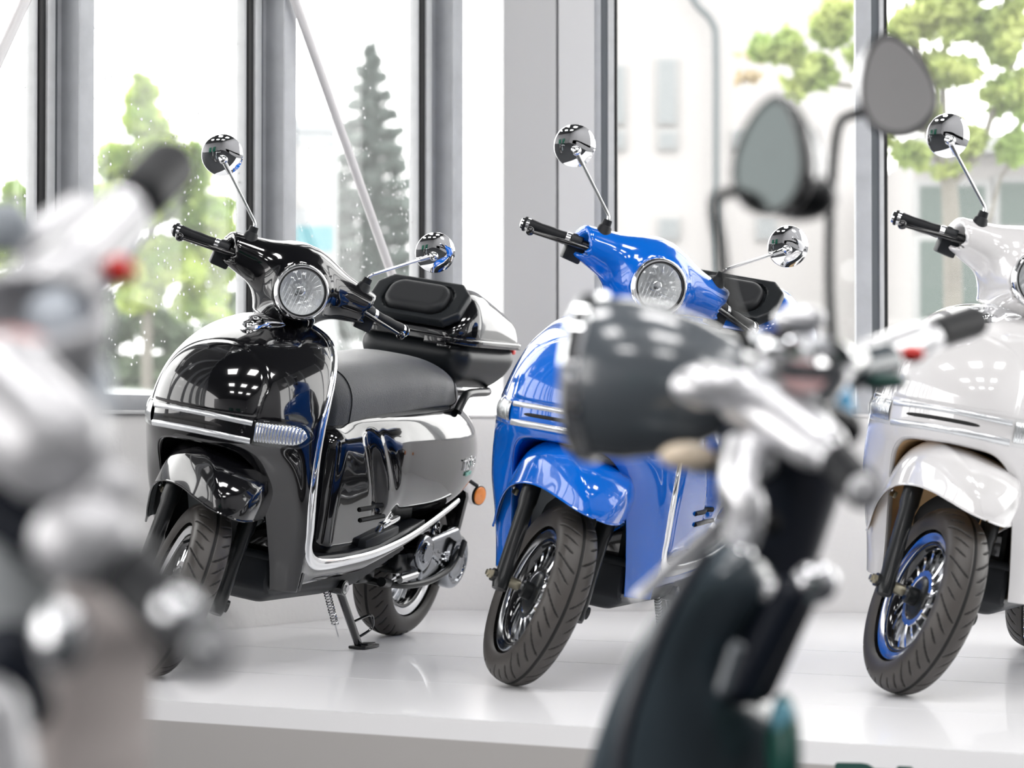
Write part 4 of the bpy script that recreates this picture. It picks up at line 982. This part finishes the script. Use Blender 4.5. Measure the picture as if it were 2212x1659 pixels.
    e2 = np.cross(dh, np.array([0, 1, 0])); e2 = e2 / np.linalg.norm(e2); e2 = e2 * (1 if e2[2] > 0 else -1)
    def gp(a, b): return Vector(HC + dh * (.0118 + .011 * (1 - (a * a + b * b) / .0585 ** 2)) + np.array([0, 1, 0]) * a + e2 * b)
    for i in range(-5, 6):
        xx = i * .0095; h_ = math.sqrt(max(.053 ** 2 - xx ** 2, 0)); t_ = -.004 + .010 * ((i * 7) % 3)
        hd.tube([gp(xx, -h_ + (t_ + h_) * k / 6) for k in range(7)], .00035, 4)
    for b in (-.032, -.017, -.003):
        h_ = math.sqrt(.054 ** 2 - b * b); hd.tube([gp(-h_ + 2 * h_ * k / 8, b) for k in range(9)], .00035, 4)
    for i in range(9):
        a = .5 + i * .26; hd.tube([gp(math.cos(a) * r_, math.sin(a) * r_) for r_ in (.034, .042, .052)], .0004, 4)
    hd.build('lens_ribs', M['lightstrip'], hr)
    mb = MB(); mb.lathe([(0, .004), (.0025, .0035), (.003, .001)], (-.205, -.012, .933), (1, 0, -.3), 12, False); mb.build('cowl_screw', M['steel'], cw)
    for sg in (-1, 1):
        G0 = Vector((-.268, sg * .150, 1.033)); G1 = Vector((-.351, sg * .330, 1.016)); d = (G1 - G0).normalized(); L = (G1 - G0).length
        at_ = lambda f: G0 + d * (L * f)
        mb = MB(); mb.tube([at_(0), at_(.30)], .011, 14); hb = st(mb.build('handlebar', M['black_metal'], root))
        mb = MB(); mb.lathe([(L * .44, .0150), (L * .46, .0162), (L * .55, .0150), (L * .66, .0160), (L * .78, .0152), (L * .92, .0172), (L * .925, .0150)], G0, d, 28); g_ = mb.build('rubber_grip', M['rubber'], hb)
        mb = MB(); mb.lathe([(L * .37, .0155), (L * .375, .0175), (L * .43, .0175), (L * .44, .0155)], G0, d, 28); mb.build('grip_ring', M['polished'], hb)
        mb = MB(); mb.lathe([(L * .925, .0165), (L * .965, .0165), (L * .97, .0155)], G0, d, 28); mb.build('grip_ring', M['polished'], hb)
        mb = MB(); mb.lathe([(L * .97, .0185), (L * .985, .0190), (L * 1.0, .0180)], G0, d, 28); mb.build('grip_flange', M['rubber'], hb)
        mb = MB(); mb.lathe([(L * 1.0, .0150), (L * 1.03, .0140), (L * 1.04, .011), (L * 1.04, .001)], G0, d, 24, False); mb.build('bar_end', M['chrome'], hb)
        mb = MB(); mb.lathe([(L * .22, .0185), (L * .24, .0200), (L * .36, .0200), (L * .37, .0180)], G0, d, 20)
        c = at_(.30) + Vector((.006, 0, -.026)); mb.box(c + Vector((0, 0, -.003)), (.017, .024, .020), .005); mb.build('switch_housing', M['plastic'], hb)
        a0 = at_(.10) + Vector((.030, 0, -.004)); a1 = at_(.5) + Vector((.040, 0, -.008)); a2 = at_(.93) + Vector((.030, 0, -.012))
        mb = MB(); mb.tube(spline([a0, a1, a2], 8), [.0075 - .0030 * i / 16 for i in range(17)], 12); V, F = lathe_vf([(-.0115 * math.cos(a), .0115 * math.sin(a)) for a in np.linspace(0.01, math.pi - .01, 12)], a2, d, 16, False); mb.add(V, F)
        mb.build('brake_lever', M['black_gloss'], hb)
        mb = MB(); mb.tube([at_(.12) + Vector((-.0, 0, .018)), at_(.16) + Vector((.0, 0, .018))], .006, 8); mb.tube([at_(.12) + Vector((.01, 0, -.02)), at_(.17) + Vector((.01, 0, -.024))], .005, 8); mb.build('lever_clamp', M['brass'], hb)
        # mirror
        B0 = Vector((-.262, sg * .160, 1.066)); up = Vector((-.02, sg * .06, .998)).normalized()
        mb = MB(); mb.lathe([(-.008, .0250), (.0, .0250), (.003, .0215), (.026, .0165), (.030, .0125), (.044, .0110), (.0445, .001)], B0, up, 28, False); mr = st(mb.build('mirror', M['rubber'], root))
        MC = Vector((-.300, sg * .306, 1.241)); top = B0 + up * .052; J = MC + Vector((-.0, -sg * .004, -.010))
        mb = MB(); mb.tube([B0 + up * .034, B0 + up * .044, B0 + up * .050 + (J - top) * .01, top + (J - top) * .045, top + (J - top) * .10, J + (top - J) * .08], .0040, 12)
        mb.tube([J + (top - J) * .22, J + (top - J) * .05], [.0055, .0075], 12); V, F = lathe_vf([(-.012 * math.cos(a), .012 * math.sin(a)) for a in np.linspace(0.01, math.pi - .01, 12)], J + Vector((.012, 0, 0)), (1, 0, 0), 20, False); mb.add(V, F); mb.build('mirror_stem', M['chrome'], mr)
        mn = Vector((.995, sg * -.02, .03)).normalized(); r_ = .0525; pf = [(.004, .0005)] + [(.004 - .010 * (r / r_) ** 2.6, r) for r in np.linspace(.006, r_, 14)] + [(-.010, r_ + .0008), (-.013, r_)]
        mb = MB(); mb.lathe(pf, MC, mn, 64, False); mb.build('mirror_back', M['chrome'], mr)
        mb = MB(); mb.lathe([(-.012, .0005), (-.012, r_ - .0015)], MC, mn, 64, False); mb.build('mirror_glass', M['chrome'], mr)
    return root, steered
scooter0, steered0 = build_scooter(M['paint_black'], M['inner_black'], M['under_grey'], True)
def place(root, lean, yaw, delta, X, Y, steered):
    root.matrix_world = Matrix.Translation((X, Y, 0)) @ Matrix.Rotation(-(math.pi / 2 + yaw), 4, 'Z') @ Matrix.Rotation(-lean, 4, 'X')
    S = Matrix.Translation((0, 0, -.0045)) @ steer_matrix(delta)
    for o in steered: o.matrix_basis = S @ o.matrix_basis
def copy_scooter(root, steered, swap, skip=()):
    """a copy of the scooter, all its parts and sub-parts, in other colours"""
    meshes = {}; out = []
    def dup(o, parent):
        if o.name.split('.')[0] in skip: return None
        c = o.copy(); COL.objects.link(c)
        if parent: c.parent = parent
        if c.data and any(m and m.name in swap for m in c.data.materials):
            k = c.data.name
            if k not in meshes:
                d = c.data.copy(); meshes[k] = d
                for i, m in enumerate(d.materials):
                    if m and m.name in swap: d.materials[i] = swap[m.name]
            c.data = meshes[k]
        if o in steered: out.append(c)
        for ch in kids.get(o.name, []): dup(ch, c)
        return c
    kids = {}
    for o in COL.objects:
        if o.parent: kids.setdefault(o.parent.name, []).append(o)
    return dup(root, None), out
scooter1, steered1 = copy_scooter(scooter0, steered0, {'paint_black': M['paint_blue'], 'inner_black': M['inner_blue']})
scooter2, steered2 = copy_scooter(scooter0, steered0, {'paint_black': M['paint_white'], 'inner_black': M['inner_tan'], 'under_grey': M['inner_tan']})
place(scooter0, R(9.8), R(22.9), R(41.7), -.871, 6.089, steered0)
place(scooter1, R(10.6), R(21.6), R(38.5), .018, 5.865, steered1)
place(scooter2, R(10.0), R(24.9), R(37.6), .908, 5.663, steered2)
tag(scooter0, 'glossy black retro scooter with a black top case, leftmost on the white platform', 'scooter', 'retro scooters on the display platform')
tag(scooter1, 'bright blue retro scooter in the middle of the white platform', 'scooter', 'retro scooters on the display platform')
tag(scooter2, 'glossy white retro scooter at the right end, cropped by the picture edge', 'scooter', 'retro scooters on the display platform')
# ================================================================== FOREGROUND TWO-WHEELERS (far out of focus)
M['silver'] = mat('silver_paint', (.80, .80, .82), .22, metal=.5, coat=.6)
M['gunmetal'] = mat('gunmetal_paint', (.085, .098, .112), .25, coat=.9)
M['slate'] = mat('slate_paint', (.050, .068, .082), .25, coat=.8)
M['silver2'] = mat('silver_satin', (.50, .50, .515), .32, metal=.3, coat=.4)
M['beige'] = mat('beige_paint', (.50, .45, .43), .3, coat=.5)
M['navy'] = mat('navy_plastic', (.007, .010, .018), .4, spec=.3)
M['mirrorg'] = mat('mirror_glass', (.80, .79, .78), .05, metal=1.0)
M['darkgreen'] = mat('dark_green_plastic', (.01, .07, .055), .35)
M['skyblue'] = mat('blue_plastic', (.02, .28, .52), .3)
class Bike:
    def __init__(s, name, base, label):
        s.b = Vector(base); s.root = empty(name, base); tag(s.root, label, 'scooter')
    def p(s, px, py, d): return at(px, py, d) - s.b
    def tube(s, nm, pts, r, m, n=14, par=None, sm=True):
        P = [s.p(*q) for q in pts]; mb = MB()
        if sm and len(P) > 2:
            Q = spline(P, 6)
            if isinstance(r, (list, tuple)): r = list(np.interp(np.linspace(0, len(r) - 1, len(Q)), range(len(r)), r))
            P = Q
        mb.tube(P, r, n); return mb.build(nm, m, par or s.root)
    def cap(s, nm, a, b, ra, rb, m, par=None, sc=(1, 1, 1)):
        A, B = s.p(*a), s.p(*b); mx = max(ra, rb) * max(sc) * 1.2
        lo = [min(A[i], B[i]) - mx for i in range(3)]; hi = [max(A[i], B[i]) + mx for i in range(3)]
        return sdf(nm, lambda q: s_cap(q, A, B, ra, rb, sc), lo, hi, max(.004, mx / 14), m, par or s.root)
    def ell(s, nm, c, r, m, par=None, rot=None):
        C = s.p(*c); Rm = np.array(rot) if rot is not None else np.eye(3); mx = max(r) * 1.15
        return sdf(nm, lambda q: s_ell((q - np.array(C)) @ Rm, (0, 0, 0), r), [C[i] - mx for i in range(3)], [C[i] + mx for i in range(3)], max(.003, mx / 16), m, par or s.root)
    def disc(s, nm, c, axis, prof, m, par=None, n=32):
        mb = MB(); mb.lathe(prof, s.p(*c), axis, n, False); return mb.build(nm, m, par or s.root)
def mirror_head(bk, c, w, h, yaw, roll, stem_pts, glass=True):
    C = bk.p(*c); n = 40; a = np.linspace(0, 2 * np.pi, n, endpoint=False)
    # teardrop outline (u right, v up)
    u = np.cos(a) * w * (1 - .28 * np.sin(a)); v = np.sin(a) * h
    Rm = Matrix.Rotation(yaw, 3, 'Z') @ Matrix.Rotation(roll, 3, 'Y')
    rings = []
    for (k, dy) in ((.02, .040), (.55, .036), (.85, .022), (1.0, .004), (1.0, -.006), (.93, -.011), (.875, -.006)):
        rings.append([list(C + Rm @ Vector((u[i] * k, dy, v[i] * k))) for i in range(n)])
    V, F = grid_vf(np.array(rings), cv=True); o = mk('mirror', V, F, M['black_gloss'], bk.root)
    rings = [[list(C + Rm @ Vector((u[i] * k, -.0065, v[i] * k))) for i in range(n)] for k in (.885, .5, .02)]
    V, F = grid_vf(np.array(rings), cv=True); mk('mirror_glass', V, F, M['mirrorg'], o)
    bk.tube('mirror_stem', stem_pts, .0065, M['black_metal'], 10, o)
    return o
def grip(bk, pts, r, end_axis, m=None):
    g = bk.tube('rubber_grip', pts, r, M['rubber'], 20)
    return g
# ---- right-hand one: dark slate, round headlamp
A_B = Bike('moped', (.33, 2.75, FLZ), 'dark slate moped with a round headlamp, blurred in front of the blue scooter')
b = A_B
ax = Vector((-.93, .30, .06)).normalized()
hl = b.disc('headlamp', (1640, 835, 2.72), -ax * -1, [(-.02, .012), (0.0, .035), (.03, .052), (.07, .072), (.11, .085), (.15, .092), (.18, .092), (.186, .090)], M['gunmetal'], None, 48)
hc = (1640, 835, 2.72)
C0 = b.p(*hc)
mb = MB(); mb.lathe([(.182, .092), (.186, .098), (.200, .098), (.206, .092), (.206, .084)], C0, ax, 48, False); mb.build('headlamp_ring', M['chrome'], hl)
mb = MB(); mb.lathe([(.204, .086), (.214, .06), (.220, .03), (.221, .001)], C0, ax, 48, False); mb.build('headlamp_glass', M['prism'], hl)
b.cap('headlamp_bracket', (1500, 1000, 2.66), (1600, 1000, 2.7), .012, .016, M['steel'])
b.ell('turn_signal', (1532, 835, 2.55), (.040, .03, .024), M['silver'])
b.ell('indicator_lens', (1485, 985, 2.6), (.03, .02, .015), mat('pale_amber', (.72, .60, .45), .25, coat=.5))
# clocks, fork crown, ignition
b.disc('speedometer', (1718, 775, 2.62), Vector((.10, -.35, .93)), [(-.045, .035), (-.03, .056), (.0, .066), (.012, .064), (.014, .058)], M['chrome'], None, 48)
b.disc('dial_face', (1735, 812, 2.565), Vector((.05, -.75, .66)), [(.0, .024), (.004, .001)], mat('dial_rose', (.30, .17, .17), .4), None, 32)
b.ell('brake_reservoir', (1728, 690, 2.9), (.032, .026, .018), M['silver'])
b.cap('fork_crown', (1630, 860, 2.6), (1760, 960, 2.55), .042, .034, M['silver'], None, (1, .8, .8))
b.cap('bar_clamp', (1740, 890, 2.6), (1825, 925, 2.64), .018, .020, M['black_metal'])
b.cap('handlebar', (1760, 850, 2.66), (1850, 775, 2.82), .013, .015, M['steel'])
b.cap('switch_housing', (1835, 800, 2.84), (1905, 785, 2.90), .024, .026, M['slate'])
sw = b.cap('switch_unit', (1880, 770, 2.9), (1975, 735, 3.0), .022, .021, M['silver'])
b.ell('kill_switch', (1970, 765, 2.93), (.016, .014, .011), M['red'], sw)
b.ell('starter_button', (1905, 825, 2.85), (.030, .018, .010), M['darkgreen'], sw)
b.cap('grip_collar', (1985, 735, 3.02), (2010, 727, 3.04), .0215, .0215, M['silver'])
b.cap('rubber_grip', (2015, 722, 3.04), (2100, 695, 3.12), .0205, .0215, M['rubber'])
b.cap('cable_cover', (1820, 850, 2.7), (1832, 905, 2.68), .011, .010, M['skyblue'])
b.cap('handlebar', (1760, 900, 2.6), (1800, 960, 2.54), .014, .014, M['steel'])
b.cap('switch_unit', (1730, 950, 2.56), (1800, 990, 2.5), .020, .018, M['silver'])
lg = b.cap('rubber_grip', (1795, 980, 2.52), (1862, 1057, 2.42), .0195, .0205, M['rubber'])
b.disc('bar_end', (1865, 1060, 2.40), Vector((.12, -.98, -.15)), [(-.004, .0150), (.004, .0145), (.006, .012), (.007, .001)], M['silver'], lg)
b.ell('bracket', (1620, 1000, 2.6), (.03, .025, .022), M['silver'])
b.cap('fork_tube', (1590, 1060, 2.62), (1655, 1130, 2.6), .022, .020, M['black_metal'])
b.tube('brake_hose', [(1610, 960, 2.55), (1595, 1040, 2.53), (1615, 1100, 2.52), (1600, 1165, 2.54)], [.022, .020, .019, .020], M['silver'])
b.ell('steering_lock_cap', (1580, 1200, 2.5), (.024, .02, .016), M['polished'])
b.ell('body_bolt', (1760, 1258, 2.5), (.024, .016, .022), M['polished'])
b.ell('body_bolt', (1665, 1280, 2.5), (.014, .012, .014), M['silver'])
# steering column cover
def colf(q):
    a = np.array(b.p(1690, 990, 2.66)); c = np.array(b.p(1650, 1265, 2.62))
    return s_cap(q, a, c, .074, .046, (1, .9, 1))
a1 = b.p(1690, 990, 2.66); sdf('column_cover', colf, (a1.x - .14, a1.y - .14, a1.z - .26), (a1.x + .14, a1.y + .14, a1.z + .12), .008, M['navy'], b.root)
# leg shield: a curved shell, edge on to the camera
def slab(bk, name, left, right, d, th, m, bulge=.05, par=None):
    """solid shell between two picture-traced edges, with real thickness and a bulge towards the camera"""
    L = smooth_path([tuple(bk.p(x, y, d + dd)) for x, y, dd in left], 40); Rr = smooth_path([tuple(bk.p(x, y, d + dd)) for x, y, dd in right], 40)
    rows = []
    for t in np.linspace(0, 1, 19):
        q = L * (1 - t) + Rr * t; q[:, 1] -= bulge * math.sin(math.pi * t) ** .8; rows.append(q)
    for t in np.linspace(1, 0, 19):
        q = L * (1 - t) + Rr * t; q[:, 1] += th * math.sin(math.pi * t) ** .8 + .004; rows.append(q)
    V, F = grid_vf(np.stack(rows, 1), cv=True); o = mk(name, V, F, m, par or bk.root)
    return o
slab(b, 'leg_shield', [(1560, 1165, .0), (1480, 1240, -.02), (1400, 1350, -.02), (1345, 1450, 0), (1300, 1560, .02), (1262, 1700, .05), (1250, 1900, .1), (1300, 2200, .15)],
     [(1665, 1225, .05), (1690, 1300, .05), (1650, 1400, .08), (1630, 1480, .08), (1690, 1550, .08), (1715, 1650, .1), (1720, 1900, .15), (1700, 2200, .2)], 2.5, .06, M['slate'], .05)
slab(b, 'shield_rim', [(1520, 1180, .0), (1440, 1300, 0), (1375, 1450, 0), (1330, 1600, 0), (1310, 1800, 0)], [(1545, 1200, .0), (1470, 1310, 0), (1405, 1460, 0), (1362, 1610, 0), (1345, 1800, 0)], 2.43, .02, M['navy'], .01)
b.cap('column_tube', (1700, 1290, 2.5), (1600, 1480, 2.5), .021, .021, M['navy'])
b.cap('frame_tube', (1720, 1290, 2.56), (1640, 1480, 2.56), .021, .018, M['navy'])
b.cap('shield_trim', (1590, 1400, 2.44), (1560, 1490, 2.44), .008, .008, M['gunmetal'])
b.ell('floor_edge', (1692, 1620, 2.5), (.018, .04, .06), M['darkgreen'])
b.ell('reflector', (1690, 1552, 2.48), (.012, .014, .020), mat('pale_blue_reflector', (.10, .28, .36), .4))
b.cap('side_highlight', (1380, 1290, 2.6), (1560, 1130, 2.7), .008, .009, M['silver'])  # pale tube added as the highlight along the side of the shield
mb = MB(); wc = Vector((-.42, .16, .235)); mb.lathe([(-.04, .16), (-.05, .19), (-.03, .228), (0, .235), (.03, .228), (.05, .19), (.04, .16)], wc, (.25, 1, .05), 48, False); fwl = mb.build('front_wheel', M['tyre'], b.root)
mb = MB(); mb.lathe([(-.035, .001), (-.035, .05), (-.01, .06), (-.03, .162), (.03, .162), (.01, .06), (.035, .05), (.035, .001)], wc, (.25, 1, .05), 40, False); mb.build('rim', M['polished'], fwl)
mirror_head(b, (1938, 182, 2.95), .046, .066, R(-12), R(-14), [(1905, 235, 2.98), (1850, 245, 2.98), (1812, 275, 2.96), (1796, 430, 2.93), (1792, 600, 2.90), (1800, 765, 2.86)])
mo = mirror_head(b, (1672, 335, 2.55), .052, .064, R(-50), R(10), [(1650, 412, 2.62), (1600, 412, 2.6), (1545, 432, 2.56), (1556, 520, 2.56), (1580, 660, 2.58), (1680, 860, 2.6)])
mo.children[0].data.materials[0] = mat('mirror_dark_reflection', (.07, .08, .08), .15, metal=1.0)  # glass tinted dark to stand in for a dim reflection of the interior
b.ell('mirror_housing', (1730, 425, 2.57), (.040, .034, .026), M['black_metal'], mo)
b.ell('mirror_housing', (1735, 350, 2.58), (.024, .030, .044), M['gunmetal'], mo)
b.ell('mirror_shell', (1888, 175, 3.0), (.022, .03, .046), M['silver'])
# ---- left-hand one: silver bars, beige body
B_B = Bike('moped', (-.42, 1.95, FLZ), 'silver and beige moped, very blurred at the left edge of the picture')
b = B_B
b.cap('rubber_grip', (300, 425, 2.12), (362, 362, 2.2), .0245, .0255, M['rubber'])
b.cap('grip_collar', (262, 458, 2.1), (285, 445, 2.14), .023, .023, M['silver'])
sw = b.cap('switch_unit', (150, 590, 2.0), (255, 485, 2.08), .030, .027, M['silver2'])
b.ell('kill_switch', (255, 583, 1.98), (.013, .012, .012), M['red'], sw)
b.ell('starter_button', (278, 586, 2.0), (.008, .008, .008), M['amber'], sw)
b.cap('switch_base', (200, 600, 2.05), (262, 530, 2.08), .020, .016, mat('steel_blue', (.28, .36, .44), .3), sw)
b.cap('brake_reservoir', (85, 530, 2.15), (165, 465, 2.2), .024, .020, M['silver2'])
b.cap('brake_lever', (120, 560, 2.1), (255, 430, 2.2), .007, .006, M['black_metal'])
b.cap('handlebar', (30, 660, 1.9), (150, 600, 1.98), .030, .032, M['silver2'])
b.ell('mirror_clamp', (10, 490, 2.0), (.022, .02, .022), mat('dull_grey', (.3, .33, .36), .4))
b.disc('speedometer', (60, 700, 1.75), Vector((.05, -.5, .85)), [(-.05, .03), (-.03, .052), (0, .060), (.012, .058), (.014, .05)], M['silver2'], None, 40)
b.disc('dial_face', (10, 770, 1.72), Vector((.05, -.6, .8)), [(.0, .035), (.004, .001)], mat('dial_red', (.55, .22, .2), .4), None, 32)
b.cap('fork_crown', (0, 860, 1.65), (110, 960, 1.62), .044, .040, M['silver2'])
b.cap('crown_cover', (130, 700, 1.8), (160, 860, 1.8), .028, .03, mat('pale_blue_grey', (.55, .60, .66), .35))
b.cap('column_cover', (40, 1060, 1.7), (130, 1160, 1.68), .030, .03, M['slate'])
b.cap('lower_yoke', (-30, 1110, 1.66), (240, 1210, 1.64), .024, .022, M['navy'])
b.ell('brake_clamp', (185, 1170, 1.58), (.035, .03, .030), M['silver2'])
b.ell('lever_pivot', (225, 1060, 1.62), (.022, .02, .02), M['silver2'])
b.cap('lever_bracket', (170, 1010, 1.62), (175, 1040, 1.62), .009, .009, M['navy'])
lg = b.cap('rubber_grip', (255, 1205, 1.60), (440, 1392, 1.49), .0215, .0215, M['rubber'])
b.disc('bar_end', (455, 1405, 1.475), Vector((.25, -.95, -.2)), [(-.006, .0150), (.003, .0145), (.005, .012), (.006, .001)], M['silver'], lg)
b.ell('lever_ball', (385, 1322, 1.46), (.013, .011, .013), M['polished'])
b.cap('brake_lever', (270, 1150, 1.60), (392, 1315, 1.55), .005, .005, M['black_metal'])
b.ell('frame_cap', (135, 1378, 1.5), (.016, .014, .022), M['polished'])
b.cap('frame_tube', (-20, 1240, 1.66), (40, 1340, 1.66), .034, .034, mat('grey_cover', (.42, .44, .45), .4))
b.cap('fork_tube', (20, 1420, 1.6), (55, 1520, 1.6), .024, .020, M['navy'])
b.cap('lower_cover', (-40, 1560, 1.55), (-30, 1680, 1.55), .03, .035, M['silver2'])
slab(b, 'leg_shield', [(150, 1180, 0), (120, 1330, .0), (90, 1450, 0), (60, 1600, 0), (50, 1760, 0), (60, 2100, .05)],
     [(300, 1200, .1), (372, 1330, .08), (335, 1420, .08), (326, 1540, .08), (325, 1700, .08), (330, 2100, .1)], 1.85, .06, M['beige'], .03)
mb = MB(); wc = Vector((.04, .02, .235)); mb.lathe([(-.04, .16), (-.05, .19), (-.03, .228), (0, .235), (.03, .228), (.05, .19), (.04, .16)], wc, (.25, 1, .05), 48, False); fwl = mb.build('front_wheel', M['tyre'], b.root)
